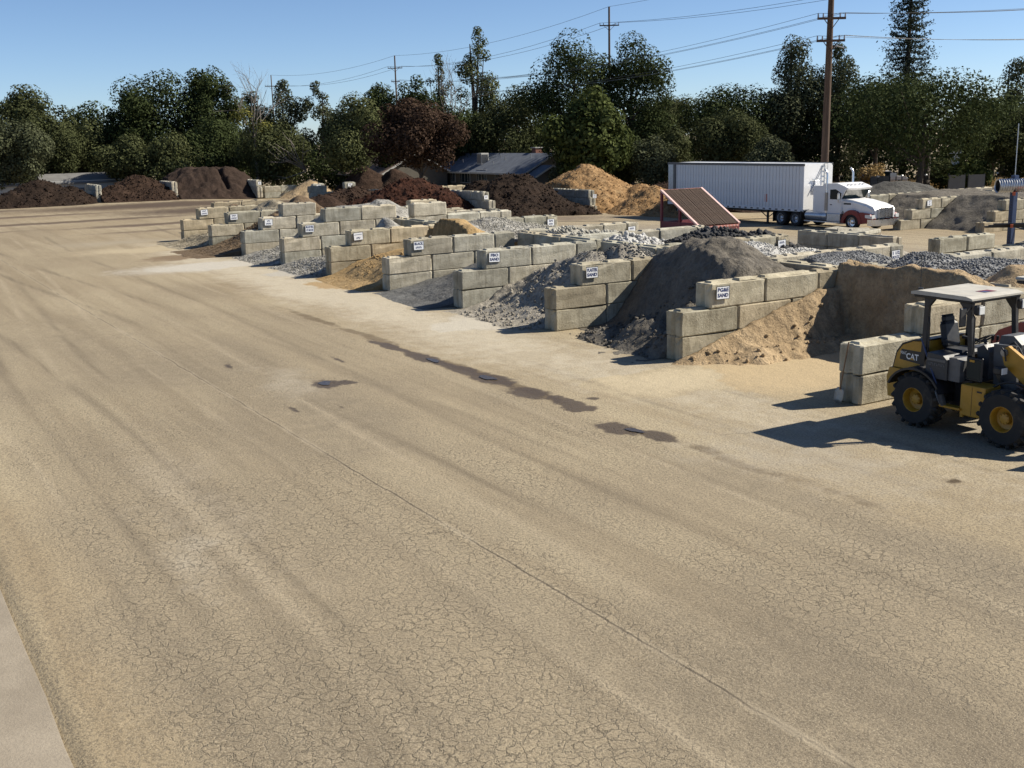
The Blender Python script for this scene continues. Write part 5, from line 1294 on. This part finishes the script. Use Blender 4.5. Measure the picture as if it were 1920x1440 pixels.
# ---------------------------------------------------------------- houses
def gable_house(label, x, y, z, Lx, Ly, eave, ridge, roof_m, wall_m, extra=True):
    """ridge runs along y; gable end faces -y, long side faces -x"""
    r = empty('house', label, 'house', (x, y, z))
    b = MB(); b.prism([(0, 0), (Lx, 0), (Lx, eave - .05), (Lx / 2, ridge - .1), (0, eave - .05)], 0, Ly); b.build('wall', wall_m, r)
    o, t = .55, .14
    k = (ridge - eave) / (Lx / 2)
    for s in (-1, 1):
        xa, xb = (-o, Lx / 2) if s < 0 else (Lx + o, Lx / 2)
        za = eave - o * k
        b = MB(); b.prism([(xa, za), (xb, ridge), (xb, ridge + t), (xa, za + t)], -o, Ly + o); rf = b.build('roof', roof_m, r)
        b = MB(); b.bar((xa, -o - .02, za + .05), (xb, -o - .02, ridge + .05), .05, .2); b.bar((xa - .03, -o, za + .04), (xa - .03, Ly + o, za + .04), .06, .18); b.build('fascia', M['fascia'], r)
    return r
hs = gable_house('single-storey house with a slate-blue gable roof behind the mulch', 51.2, 94.8, -.75, 7.6, 23.0, 2.15, 4.05, M['shingle'], M['stucco'])
for (yy, w_, h_) in ((6.0, 1.4, 1.1), (10.0, 2.2, 1.5), (14.2, 2.4, 1.5), (17.4, 1.2, 1.1)):
    b = MB(); b.box(-.06, .02, yy - w_ / 2 - .08, yy + w_ / 2 + .08, .65, .65 + h_ + .16); wd = b.build('window', M['fascia'], hs)
    b = MB(); b.box(-.075, -.055, yy - w_ / 2, yy + w_ / 2, .73, .73 + h_); b.build('pane', M['glass'], wd)
    b = MB()
    for k in range(3): b.box(-.09, -.06, yy - w_ / 2 + (k + .5) * w_ / 3 - .03, yy - w_ / 2 + (k + .5) * w_ / 3 + .03, .73, .73 + h_)
    b.build('mullion', M['fascia'], wd)
b = MB(); b.prism([(0, 0), (3.9, 0), (3.9, 1.75), (1.95, 2.75), (0, 1.75)], -2.4, .1); b.build('porch_wall', M['stucco'], hs)
for s in (-1, 1):
    xa, xb = (-.45, 1.95) if s < 0 else (4.35, 1.95)
    b = MB(); b.prism([(xa, 1.58), (xb, 2.80), (xb, 2.92), (xa, 1.70)], -2.9, .4); b.build('porch_roof', M['shingle'], hs)
    b = MB(); b.bar((xa, -2.92, 1.62), (xb, -2.92, 2.84), .05, .18); b.build('porch_fascia', M['fascia'], hs)
b = MB(); b.box(1.1, 2.2, 12.0, 13.1, 2.6, 4.25, .03); sw = b.build('swamp_cooler', M['fascia'], hs)
b = MB()
for k in range(8): b.box(1.06, 1.1, 12.1, 13.0, 3.1 + k * .13, 3.16 + k * .13)
for k in range(8): b.box(1.2, 2.1, 11.96, 12.0, 3.1 + k * .13, 3.16 + k * .13)
b.build('louvre', M['grey'], sw)
b = MB(); b.box(4.4, 5.4, 4.6, 5.5, 3.2, 4.75, .02); ch = b.build('chimney', M['brick'], hs)
b = MB(); b.box(4.32, 5.48, 4.52, 5.58, 4.75, 4.85); b.build('chimney_cap', M['fascia'], ch)
for (x, y) in ((1.6, 17.5), (2.2, 8.0), (1.2, 9.2), (2.9, 10.3), (2.8, 3.2)):
    z = 2.15 + x * .5
    b = MB(); b.cyl((x, y, z), (x, y, z + .55), .06, n=8); b.build('vent_pipe', M['galv'], hs)

h2_ = gable_house('tan-roofed house partly hidden behind the brown tree', 41.5, 112.5, -.85, 9.0, 15.0, 2.2, 4.5, M['rooftan'], M['stucco'])
b = MB(); b.box(-.06, .02, 3, 5, .8, 1.9); b.build('window', M['glass'], h2_)
def shed(label, x, y, Lx, Ly, h, z=0):
    r = empty('shed', label, 'building', (x, y, z))
    b = MB(); b.box(0, Lx, 0, Ly, 0, h - .1); b.build('wall', M['fascia'], r)
    b = MB(); b.prism([(-.3, h - .45), (Ly / 2, h + .5), (Ly + .3, h - .45), (Ly + .3, h - .3), (Ly / 2, h + .68), (-.3, h - .3)], -.3, Lx + .3, 'x'); b.build('roof', M['greyroof'], r)
    b = MB(); b.box(Lx * .3, Lx * .3 + 1.2, -.04, .02, .2, h - .9); b.build('door', M['grey'], r)
shed('pale grey roofed shed behind the leftmost mulch pile', -5.0, 118.0, 6.0, 5.0, 1.9)
shed('long pale grey roofed shed behind the two narrow dividers', 3.4, 119.0, 10.0, 5.0, 1.9)

# ---------------------------------------------------------------- trees
def leaf_mesh(name, P, N, size, rng, aspect=.62):
    """diamond leaves at P with normals N"""
    n = len(P)
    a = np.cross(N, rng.normal(size=(n, 3))); a /= np.linalg.norm(a, axis=1)[:, None] + 1e-9
    b = np.cross(N, a)
    s = (size * (.6 + .8 * rng.random(n)))[:, None]
    V = np.stack([P - a * s * .5, P - b * s * .5 * aspect + N * s * .06, P + a * s * .5, P + b * s * .5 * aspect + N * s * .06], 1)
    F = np.arange(n * 4).reshape(n, 4)
    return mesh_np(name, V.reshape(-1, 3), F)

def crown_points(blobs, n, rng, inner=.35, flat=0.0):
    B = np.array(blobs, float)
    w = (B[:, 3] * B[:, 4] + B[:, 3] * B[:, 5] + B[:, 4] * B[:, 5]); w /= w.sum()
    k = rng.choice(len(B), n, p=w)
    d = rng.normal(size=(n, 3)); d /= np.linalg.norm(d, axis=1)[:, None]
    r = np.where(rng.random(n) < inner, rng.random(n) ** .5 * .85, .86 + .2 * rng.random(n))
    c = B[k]
    P = c[:, :3] + d * c[:, 3:6] * r[:, None]
    N = d * 1.0 + rng.normal(size=(n, 3)) * .40 + np.array([0, 0, .25])
    N /= np.linalg.norm(N, axis=1)[:, None]
    return P, N

def branch(b, p, d, L, r, depth, rng, spread=.5, up=.15):
    p = Vector(p); d = Vector(d).normalized(); pts = [p.copy()]; rs = [r]
    for k in range(4):
        d = (d + Vector(rng.normal(size=3) * .13) + Vector((0, 0, up * .2))).normalized()
        p = p + d * (L / 4); pts.append(p.copy()); rs.append(r * (1 - .14 * (k + 1)))
    b.tube(pts, rs, 6 if depth > 1 else 4)
    if depth > 0:
        for k in range(rng.integers(2, 4)):
            t = pts[rng.integers(2, 5)]
            nd = (d + Vector(rng.normal(size=3) * spread)).normalized()
            branch(b, t, nd, L * rng.uniform(.55, .78), r * .5, depth - 1, rng, spread, up)

def tree(name, label, x, y, h, rad, mat, seed, kind='oak', n=None, leaf=.34, z=None, base=.12, group='trees behind the yard', extra=None):
    rng = np.random.default_rng(seed)
    z = gzf(x) if z is None else z
    r = empty(name, label, 'tree' if h > 5 else 'shrub', (x, y, z), 0, group)
    blobs = []
    zb = h * base
    if kind in ('oak', 'round', 'bush'):
        nb = {'oak': 44, 'round': 26, 'bush': 22}[kind]
        cz = (h + zb) / 2; rz = (h - zb) / 2
        for k in range(nb):
            d = rng.normal(size=3); d /= np.linalg.norm(d); d[2] = d[2] * .9 + .08
            q = rng.uniform(.45, .88) if kind == 'oak' else rng.uniform(.3, .78)
            s = rng.uniform(.16, .40) if kind == 'oak' else rng.uniform(.22, .50)
            sz = s * rng.uniform(.7, 1.0)
            zc = cz + d[2] * q * rz
            w = 1.0 if zc > cz else 1.05
            blobs.append((d[0] * q * rad * w, d[1] * q * rad * w, zc, s * rad, s * rad, min(sz * max(rad, rz * .8), h - zc + .1)))
    elif kind in ('tall', 'lacy'):
        nb = 26 if kind == 'tall' else 34
        for k in range(nb):
            t = (k + .5) / nb; zc = zb + (h - zb) * t; env = rad * (math.sin(math.pi * min(1, .18 + .80 * t)) ** .7) * (1 if t < .8 else .85)
            a = rng.uniform(0, 6.28); q = rng.uniform(.2, .72) * env; s = rng.uniform(.34, .56) * max(env, rad * .45) * (1 if kind == 'tall' else .86)
            blobs.append((math.cos(a) * q, math.sin(a) * q, min(zc, h - s * .8), s, s, s * rng.uniform(.8, 1.25)))
    elif kind == 'sparse':
        for k in range(22):
            t = rng.random(); zc = h * (.30 + .67 * t); env = rad * (1.05 - .55 * t)
            a = rng.uniform(0, 6.28); q = rng.uniform(.15, .9) * env; s = rng.uniform(.22, .42) * rad
            blobs.append((math.cos(a) * q, math.sin(a) * q, zc, s, s, s * .75))
    if kind in ('oak', 'round', 'bush'):
        blobs += [(0, 0, (h + zb) / 2, .62 * rad, .62 * rad, (h - zb) * .36), (rad * .1, 0, zb + (h - zb) * .72, .5 * rad, .5 * rad, (h - zb) * .22)]
    if extra: blobs += extra
    B = np.array(blobs); area = (4 * math.pi * ((B[:, 3] + B[:, 4] + B[:, 5]) / 3) ** 2).sum()
    n = n or int(min(20500, area / (leaf * leaf * .62) * (1.15 if kind not in ('sparse', 'lacy') else .85)))
    P, N = crown_points(blobs, n, rng, .30 if kind != 'sparse' else .5)
    P[:, 2] = np.maximum(P[:, 2], .1)
    link('crown', leaf_mesh('crown', P, N, leaf, rng, .62 if kind != 'willow' else .3), mat, r)
    b = MB(); tr = max(.09, h * .020)
    lean = rng.normal(size=2) * .03 * h
    pts = [(0, 0, -.2), (lean[0] * .3, lean[1] * .3, h * .2), (lean[0] * .7, lean[1] * .7, h * .45), (lean[0], lean[1], h * (.9 if kind in ('tall', 'sparse', 'lacy') else .72))]
    b.tube(pts, [tr * 1.35, tr, tr * .7, tr * .18], 8)
    t = b.build('trunk', M['bark'], r, True, fix=False)
    b = MB()
    idx = rng.choice(len(blobs), min(9, len(blobs)), replace=False)
    for k in idx:
        c = blobs[k]; t0 = rng.uniform(.25, .55); s0 = Vector((lean[0] * t0, lean[1] * t0, h * t0 * .8)); e = Vector(c[:3]) + Vector((0, 0, c[5] * .5))
        mpt = (s0 + e) / 2 + Vector((rng.normal() * .3, rng.normal() * .3, -.2))
        b.tube([s0, mpt, e], [tr * .5, tr * .3, tr * .08], 5)
    b.build('limbs', M['bark'], r, True, fix=False)
    return r

O, O2, OL, WL, BR, BN = M['oakleaf'], M['oakleaf2'], M['oliveleaf'], M['willowleaf'], M['brightleaf'], M['brownleaf']
trees = [
    ('oak_tree', 'leftmost olive-green oak with a rounded top', 3.8, 128.6, 13.4, 5.2, O2, 'oak'),
    ('oak_tree', 'lower dark oak right of the leftmost oak', 10.6, 134.3, 11.0, 5.2, O, 'oak'),
    ('oak_tree', 'big spreading dark oak above the left mulch piles', 20.0, 126.0, 14.6, 7.4, O, 'oak'),
    ('oak_tree', 'upper peak of dark oak right of the big spreading oak', 24.6, 125.2, 16.0, 4.3, O, 'oak'),
    ('oak_tree', 'small dark oak at the left shoulder of the big spreading oak', 15.4, 127.4, 12.6, 3.3, O, 'oak'),
    ('shrub', 'grey-green shrub at the left edge of the tree line', 0.3, 118.9, 9.2, 4.3, OL, 'bush'),
    ('shrub', 'olive shrub second from the left edge', 5.6, 124.2, 8.6, 4.0, O2, 'bush'),
    ('shrub', 'yellow-green shrub behind the long pale shed', 9.8, 128.0, 8.6, 4.0, WL, 'bush'),
    ('shrub', 'dark shrub above the second mulch pile', 12.4, 117.6, 7.2, 3.6, O2, 'bush'),
    ('shrub', 'sunlit green shrub left of the tall compost', 16.4, 115.2, 7.2, 3.2, WL, 'bush'),
    ('shrub', 'dark green shrub behind the tall compost', 22.6, 117.0, 9.0, 4.6, O, 'bush'),
    ('shrub', 'grey twiggy shrub right of the tall compost', 27.4, 110.5, 8.8, 4.6, O2, 'bush'),
    ('eucalyptus_tree', 'tall pale tree right of the bare tree', 39.6, 140.4, 14.8, 3.8, OL, 'tall'),
    ('eucalyptus_tree', 'narrow pale tree left of the willow', 43.7, 137.9, 14.6, 2.9, OL, 'tall'),
    ('eucalyptus_tree', 'pale tree behind the bare tree', 35.4, 143.0, 13.2, 3.6, OL, 'tall'),
    ('willow_tree', 'pale green willow left of the brown tree', 33.2, 101.8, 12.0, 4.3, WL, 'round'),
    ('oak_tree', 'dark tree behind the willow', 43.1, 115.5, 13.8, 3.8, O, 'oak'),
    ('plum_tree', 'purple-brown leaved tree in front of the slate-blue roof', 31.9, 83.1, 10.2, 4.7, BN, 'oak'),
    ('poplar_tree', 'slim sparse tree left of the tall sparse tree', 54.4, 121.6, 17.2, 2.8, O2, 'lacy'),
    ('oak_tree', 'dark narrow tree behind the purple-brown tree', 46.8, 113.2, 14.0, 2.6, O, 'oak'),
    ('poplar_tree', 'tall sparse light green tree above the house', 61.2, 122.4, 20.9, 4.0, WL, 'lacy'),
    ('oak_tree', 'dim green tree between the tall sparse tree and the great oaks', 60.0, 111.2, 13.2, 6.2, O2, 'oak'),
    ('oak_tree', 'dark low tree behind the house chimney', 56.0, 118.0, 10.5, 5.0, O, 'oak'),
    ('oak_tree', 'left of the two great dark oaks, with the higher top', 54.6, 90.6, 18.8, 5.3, O, 'oak'),
    ('oak_tree', 'right of the two great dark oaks', 60.4, 87.0, 17.2, 4.9, O, 'oak'),
    ('sycamore_tree', 'sunlit broad-leaved tree before the two great oaks', 48.6, 78.6, 10.8, 4.8, BR, 'oak'),
    ('shrub', 'round grey-green bush left of the trailer', 53.7, 74.7, 6.4, 2.4, OL, 'bush'),
    ('oak_tree', 'dim tree behind the round grey-green bush', 72.7, 96.5, 11.6, 4.6, O2, 'oak'),
    ('oak_tree', 'wide dark oak above the trailer', 71.8, 82.8, 11.9, 6.8, O, 'oak'),
    ('olive_tree', 'rounded olive tree above the trailer', 60.4, 71.2, 9.2, 4.0, O2, 'round'),
    ('poplar_tree', 'tall grey-green tree left of the wooden pole', 77.8, 79.6, 16.2, 5.2, OL, 'tall'),
    ('poplar_tree', 'tall grey-green tree right of the wooden pole', 82.3, 77.0, 15.6, 3.9, OL, 'tall'),
    ('oak_tree', 'huge dark oak at the right with a thick trunk', 70.0, 55.3, 11.4, 8.6, O, 'oak'),
    ('oak_tree', 'dark oak merging behind the huge right oak', 83.2, 72.3, 12.2, 5.6, O, 'oak'),
    ('oak_tree', 'sparse grey tree at the top right edge', 104.5, 71.4, 14.4, 4.0, OL, 'sparse'),
    ('oak_tree', 'tree at the right edge beyond the rack', 84.2, 53.9, 8.4, 4.6, O2, 'oak'),
    ('oak_tree', 'low dark tree under the sparse grey tree', 98.0, 68.0, 9.6, 5.5, O, 'oak'),
    ('shrub', 'shrub between the grey-green bush and the olive tree', 59.0, 78.0, 7.2, 3.0, O2, 'bush'),
    ('shrub', 'sunlit shrub behind the front end of the trailer', 58.8, 63.6, 6.2, 2.6, OL, 'bush'),
    ('shrub', 'dark shrub between the sycamore and the house', 55.2, 81.8, 6.4, 3.2, O, 'bush'),
    ('shrub', 'slender shrub beside the house porch', 48.2, 82.6, 4.6, 1.5, OL, 'bush'),
    ('shrub', 'low green hedge bush right of the thick trunk', 77.5, 55.5, 3.2, 2.4, BR, 'bush'),
    ('shrub', 'low yellow-green bush beside the road sign', 79.5, 60.5, 3.0, 2.2, WL, 'bush'),
    ('shrub', 'dry leafless shrub beside the white car', 77.0, 66.8, 2.6, 1.6, M['straw'], 'bush'),
    ('oak_tree', 'dark tree behind the white car', 80.5, 82.0, 11.0, 5.4, O, 'oak'),
]
for i, (nm, lab, x, y, h, rad, m, k) in enumerate(trees):
    lf = {'oak': .28, 'round': .24, 'bush': .24, 'tall': .27, 'sparse': .28, 'lacy': .27}[k] * (1.12 if y > 100 else 1.0)
    if m is BR: lf = .42
    t_ = tree(nm, lab, x, y, h, rad, m, 500 + i, k, leaf=lf, base=.02 if k == 'bush' else (.22 if 'purple' in lab or 'huge' in lab else .06))
# thick trunk of the great right oak
for o in COL.objects:
    if o.get('label', '').startswith('huge dark oak'):
        b = MB(); b.tube([(6.2, 4.6, -.2), (6.1, 4.6, 1.2), (6.2, 4.5, 3.0), (5.6, 4.2, 5.2)], [.85, .62, .55, .4], 10); b.build('main_trunk', M['bark'], o, True, fix=False)

def dead_tree(label, x, y, h, seed, leaves=0):
    rng = np.random.default_rng(seed)
    r = empty('bare_tree', label, 'tree', (x, y, gzf(x)), 0, 'bare trees')
    b = MB(); b.tube([(0, 0, -.2), (.1, .1, h * .3), (.0, .2, h * .55)], [.24, .17, .12], 7); b.build('trunk', M['deadwood'], r, True, fix=False)
    b = MB()
    for k in range(7):
        a = rng.uniform(0, 6.28); branch(b, (0, .15, h * rng.uniform(.38, .56)), (math.cos(a) * .45, math.sin(a) * .45, 1), h * .26, .075, 3, rng, .42, .3)
    b.build('branches', M['deadwood'], r, True, fix=False)
    if leaves:
        P, N = crown_points([(-1.2, 0, h * .60, 1.4, 1.4, 1.0), (1.0, .3, h * .52, 1.3, 1.3, .8), (2.6, .2, h * .42, 1.1, 1.1, .8)], leaves, rng, .6)
        link('leaves', leaf_mesh('leaves', P, N, .26, rng), M['yellowleaf'], r)
dead_tree('bare branched tree with a few yellow leaves above the compost', 24.6, 109.4, 14.6, 900, 900)
dead_tree('thin bare tree left of the tall sparse tree', 53.5, 116.0, 15.8, 901)
def fallen():
    rng = np.random.default_rng(3); b = MB()
    for k in range(9): branch(b, (0, 0, 0), (-.8 + rng.normal() * .25, rng.normal() * .2, .55 + rng.normal() * .3), 3.2, .07, 1, rng, .35, .1)
    tag(b.build('dead_branches', M['deadwood'], None, True, loc=(29.2, 106.0, 2.2), fix=False), 'grey dead branches sprawled over the twiggy shrub', 'branches')
fallen()

def redwood(x, y, h, rad, seed):
    rng = np.random.default_rng(seed)
    r = empty('redwood_tree', 'tall conifer with drooping branches rising above the huge oak', 'tree', (x, y, -.85), 0, 'trees behind the yard')
    b = MB(); b.tube([(0, 0, -.2), (0, 0, h * .5), (.1, 0, h)], [.5, .32, .04], 8); b.build('trunk', M['bark'], r, True, fix=False)
    Ps, Ns = [], []; br = MB()
    for k in range(200):
        lev = (k // 6) / 33.3; z = h * (.14 + .85 * lev) + rng.normal() * .07; L = rad * (1.10 - (z / h) * .88) * rng.uniform(.70, 1.12); a = k * 1.047 + lev * 40 + rng.normal() * .25
        p0 = np.array([0, 0, z]); dr = np.array([math.cos(a), math.sin(a), 0])
        pts = [p0 + dr * L * t + np.array([0, 0, -.42 * L * math.sin(t * 2.2) + .28 * L * t * t]) for t in np.linspace(0, 1, 7)]
        if k < 110: br.tube([Vector(q) for q in pts[::2]], [.05, .035, .02, .01][:len(pts[::2])], 4)
        m = int(115 * (.4 + L / rad))
        t = rng.random(m) ** .7; seg = np.array([np.interp(t, np.linspace(0, 1, 7), [q[c] for q in pts]) for c in range(3)]).T
        off = rng.normal(size=(m, 3)) * np.array([.30, .30, .09]) * (.5 + .8 * t)[:, None]
        off[:, 2] -= .12
        Ps.append(seg + off); Ns.append(rng.normal(size=(m, 3)) * .6 + np.array([0, 0, .8]))
    P = np.concatenate(Ps); N = np.concatenate(Ns); N /= np.linalg.norm(N, axis=1)[:, None]
    br.build('branches', M['bark'], r, False, fix=False)
    link('needles', leaf_mesh('needles', P, N, .34, rng, .4), M['needle'], r)
redwood(98.3, 81.1, 24.4, 5.6, 77)

def belt():
    """far wood that closes the view under the crowns"""
    rng = np.random.default_rng(5)
    line = np.array([(-26, 136), (0, 136), (30, 134), (46, 124), (64, 108), (78, 92), (96, 80), (112, 66), (124, 46)], float)
    seg = np.r_[0, np.cumsum(np.linalg.norm(np.diff(line, axis=0), axis=1))]
    for nm, lab, off, hz, m, leaf in (('undergrowth', 'dark undergrowth filling the gaps under the tree line', 0, (.6, 4.2), O, .42), ('far_wood', 'dark band of far trees closing the view', 14, (2.0, 7.6), O2, .45)):
        blobs = []
        for t in np.linspace(0, seg[-1], 150):
            x, y = np.interp(t, seg, line[:, 0]), np.interp(t, seg, line[:, 1])
            s_ = rng.uniform(1.6, 3.4); blobs.append((x + off * .5 + rng.normal() * 1.5, y + off * .85 + rng.normal() * 1.5, rng.uniform(*hz) - .85, s_, s_, s_ * rng.uniform(.8, 1.1)))
        P, N = crown_points(blobs, 46000, rng, .12); P[:, 2] = np.maximum(P[:, 2], -.8)
        tag(link(nm, leaf_mesh(nm, P, N, leaf, rng), m, None), lab, 'trees', None, 'stuff')
belt()

def dry_grass():
    rng = np.random.default_rng(8); n = 9000
    x = rng.uniform(68, 98, n); y = 58 + (98 - x) * .42 + rng.normal(size=n) * 2.2
    x2 = rng.uniform(-8, 34, 5000); y2 = 113 + rng.normal(size=5000) * 1.2 - (x2 - 10) * .1
    x = np.concatenate([x, x2]); y = np.concatenate([y, y2]); n = len(x)
    h = rng.uniform(.25, .85, n); a = rng.uniform(0, 6.28, n); w = .05
    g = gz(x)
    V = np.stack([np.stack([x - np.cos(a) * w, y - np.sin(a) * w, g - .02], -1), np.stack([x + np.cos(a) * w, y + np.sin(a) * w, g - .02], -1), np.stack([x + rng.normal(size=n) * .15, y + rng.normal(size=n) * .15, g + h], -1)], 1)
    o = link('dry_grass', mesh_np('dry_grass', V.reshape(-1, 3), np.arange(n * 3).reshape(n, 3)), M['straw'])
    tag(o, 'dry straw-coloured grass along the yard fence', 'grass', None, 'stuff')
dry_grass()

# ---------------------------------------------------------------- utility poles and wires
def upole(label, x, y, z, h, r0, arms, ang, lean=(0, 0)):
    r = empty('utility_pole', label, 'pole', (x, y, z), 0, 'utility poles')
    b = MB(); b.tube([(0, 0, -.5), (lean[0] * .5, lean[1] * .5, h * .5), (lean[0], lean[1], h)], [r0, r0 * .82, r0 * .62], 12); b.build('shaft', M['polewood'], r, True, fix=False)
    tips = []
    for (za, L) in arms:
        d = Vector((math.cos(ang), math.sin(ang), 0)); c = Vector((lean[0] * za / h, lean[1] * za / h, za)) + Vector((d.y, -d.x, 0)) * r0
        b = MB(); b.bar(c - d * L / 2, c + d * L / 2, .13, .16); b.bar(c - d * L * .28 , c - Vector((0, 0, .75)), .05); b.bar(c + d * L * .28, c - Vector((0, 0, .75)), .05); a = b.build('crossarm', M['polewood'], r)
        row = []
        for q in (-.48, -.3, .3, .48):
            p = c + d * L * q; b = MB(); b.cyl(p + Vector((0, 0, .08)), p + Vector((0, 0, .34)), .06, .045, n=8); row.append(Vector((x, y, z)) + p + Vector((0, 0, .36)))
            b.build('insulator', M['porcelain'], a)
        tips.append(row)
    return tips, Vector((x + lean[0], y + lean[1], z + h))
def wire(label, p, q, sag, r=.022, grp='overhead wires'):
    p, q = Vector(p), Vector(q); b = MB()
    b.tube([p.lerp(q, t) - Vector((0, 0, sag * 4 * t * (1 - t))) - p for t in np.linspace(0, 1, 13)], r, 5)
    tag(b.build('overhead_wire', M['wire'], None, False, loc=p, fix=False), label, 'wire', grp)
A_ = math.atan2(-.51, .86)
tm, top_m = upole('thick wooden utility pole with two crossarms behind the trailer', 45.2, 43.6, -.85, 17.6, .31, [(13.9, 2.0), (12.38, 2.0)], A_, (.1, -.05))
b = MB(); b.tube([(45.3, 43.6, 10.9), (45.75, 43.35, 11.2), (46.2, 43.05, 11.05)], .05); tag(b.build('street_lamp', M['galv'], None, False), 'small lamp arm on the thick wooden utility pole', 'lamp')
t2, top2 = upole('transmission pole above the two great oaks', 82.2, 121.0, -.85, 24.1, .22, [(21.5, 2.8)], A_)
t3, top3 = upole('transmission pole above the willow and brown tree', 86.5, 202.0, -.85, 23.1, .22, [(20.6, 3.0), (17.9, 1.8)], A_)
t4, top4 = upole('farthest transmission pole at the left', 87.0, 279.2, -.85, 23.6, .20, [(20.7, 3.4)], A_)
nxt = Vector((79.0, 41.0, 24.3))
for k in (0, 3):
    e = ('left', 'right')[k > 0]
    wire('transmission wire on the %s arms between the two farthest poles' % e, t4[0][k], t3[0][k], 1.6, .028)
    wire('transmission wire on the %s arms between the middle poles' % e, t3[0][k], t2[0][k], 1.8, .026)
    wire('transmission wire on the %s arm running out of the top of the view' % e, t2[0][k], nxt + Vector((-1.5 + k, 0, -3.2)), 1.5, .022)
    wire('lower transmission wire on the %s short arm' % e, t3[1][k], Vector((82.2, 121.0, 15.5)) + Vector((k - 1.5, 0, 0)), 1.2, .024)
wire('top ground wire between the two farthest poles', top4, top3, 1.4, .026)
wire('top ground wire between the middle poles', top3, top2, 1.5, .024)
wire('top ground wire running out of the top of the view', top2, nxt + Vector((0, 0, 2)), 1.2, .02)
far_b = Vector((56.5, 118.0, 12.9)); far_r = Vector((68.0, 33.0, 14.2))
for lv, zz, lr in ((0, 0.0, Vector((0, 0, 0))), (1, -1.6, Vector((6, 5, -2.0)))):
    for k in (0, 2, 3):
        w_ = ('left', 'x', 'middle', 'right')[k]; u_ = ('upper', 'lower')[lv]
        wire('%s wire of the %s crossarm running left from the thick pole' % (w_, u_), tm[lv][k], far_b + Vector((k * .6 - 1, 0, zz)), 1.0, .014)
        wire('%s wire of the %s crossarm running right from the thick pole' % (w_, u_), tm[lv][k], far_r + lr + Vector((k * .3, k * .4, 0)), .35, .014)

# ---------------------------------------------------------------- small things beyond the bins
def suv():
    r = empty('parked_car', 'white car parked in front of the dark trees', 'car', (81.3, 69.3, -.85), R(-32))
    b = MB(); b.prism([(-2.3, .35), (2.3, .35), (2.35, .75), (2.15, 1.0), (1.2, 1.08), (.5, 1.62), (-1.5, 1.68), (-2.2, 1.2), (-2.35, .8)], -.9, .9); b.build('body', M['white'], r)
    b = MB(); b.prism([(.55, 1.12), (1.08, 1.10), (.46, 1.56), (-1.45, 1.60), (-1.95, 1.15)], -.905, .905); b.build('window', M['glass'], r)
    b = MB(); b.box(2.30, 2.37, -.8, -.45, .72, .90); b.box(2.30, 2.37, .45, .8, .72, .90); b.build('headlight', M['lamp'], r)
    for x in (-1.45, 1.45):
        for y, s in ((-.82, -1), (.82, 1)): wheel_parts(r, 'wheel', (x, y, .34), .34, .22, M['galv'], 18, .6, side=s, axis='y')
suv()
def board(label, x, y, w, h, z0, rz, mat, posts=True, name='sign_board'):
    r = empty(name, label, 'sign', (x, y, -.85), rz)
    b = MB(); b.box(-w / 2, w / 2, -.03, .03, z0, z0 + h); b.build('panel', mat, r)
    for s in (-1, 1):
        b = MB(); b.bar((s * w / 2, .05, 0), (s * w / 2, .05, z0 + h + .1), .08); b.build('post', M['black'], r)
RA = math.atan2(-.51, .86)
board('pale grey panel left of its twin near the thick trunk', 74.0, 54.3, 1.55, 1.35, .35, RA, M['greyroof'])
board('pale grey panel right of its twin near the thick trunk', 75.6, 53.35, 1.55, 1.35, .35, RA, M['greyroof'])
board('low grey panel behind the truck nose', 71.4, 61.2, 1.8, 1.3, .3, RA, M['grey'])
board('small white notice behind the truck nose', 71.9, 60.0, .6, .35, 1.55, RA, M['white'])
r = empty('road_sign', 'octagonal road sign seen from behind near the thick trunk', 'sign', (76.6, 56.6, -.85), RA)
b = MB(); b.bar((0, 0, 0), (0, 0, 3.7), .07); b.build('post', M['galv'], r)
b = MB(); b.prism([(.48 * math.cos(t), 2.95 + .48 * math.sin(t)) for t in np.linspace(R(22.5), R(382.5), 9)[:-1]], -.09, -.06); b.build('plate', M['galv'], r)
b = MB(); b.box(-.6, .6, -.02, .01, 3.62, 3.85); b.build('street_name_plate', M['galv'], r)
def fence():
    r = empty('yard_fence', 'dark post fence with small white caps along the road', 'fence', (62, 64.5, -.85))
    for k in range(14):
        x, y = 2.2 * k, -1.05 * k + .6
        b = MB(); b.bar((x, y, 0), (x, y, 1.5), .07); p = b.build('post', M['black'], r)
        b = MB(); b.box(x - .1, x + .1, y - .1, y + .1, 1.5, 1.66, .03); b.build('cap', M['white'], p)
    b = MB(); b.bar((0, .6, 1.2), (28.6, -13.05, 1.2), .03); b.bar((0, .6, .6), (28.6, -13.05, .6), .03); b.build('rail', M['black'], r)
fence()
r = empty('street_light', 'flat-headed area light at the top right edge', 'lamp', (70.5, 39.8, -.85), RA)
b = MB(); b.tube([(0, 0, 0), (0, 0, 10.2)], [.09, .06], 8); b.build('pole', M['black'], r)
b = MB(); b.bar((0, 0, 10.1), (-.9, 0, 10.3), .06); b.box(-1.3, -.5, -.2, .2, 10.28, 10.40, .02); b.build('head', M['black'], r)
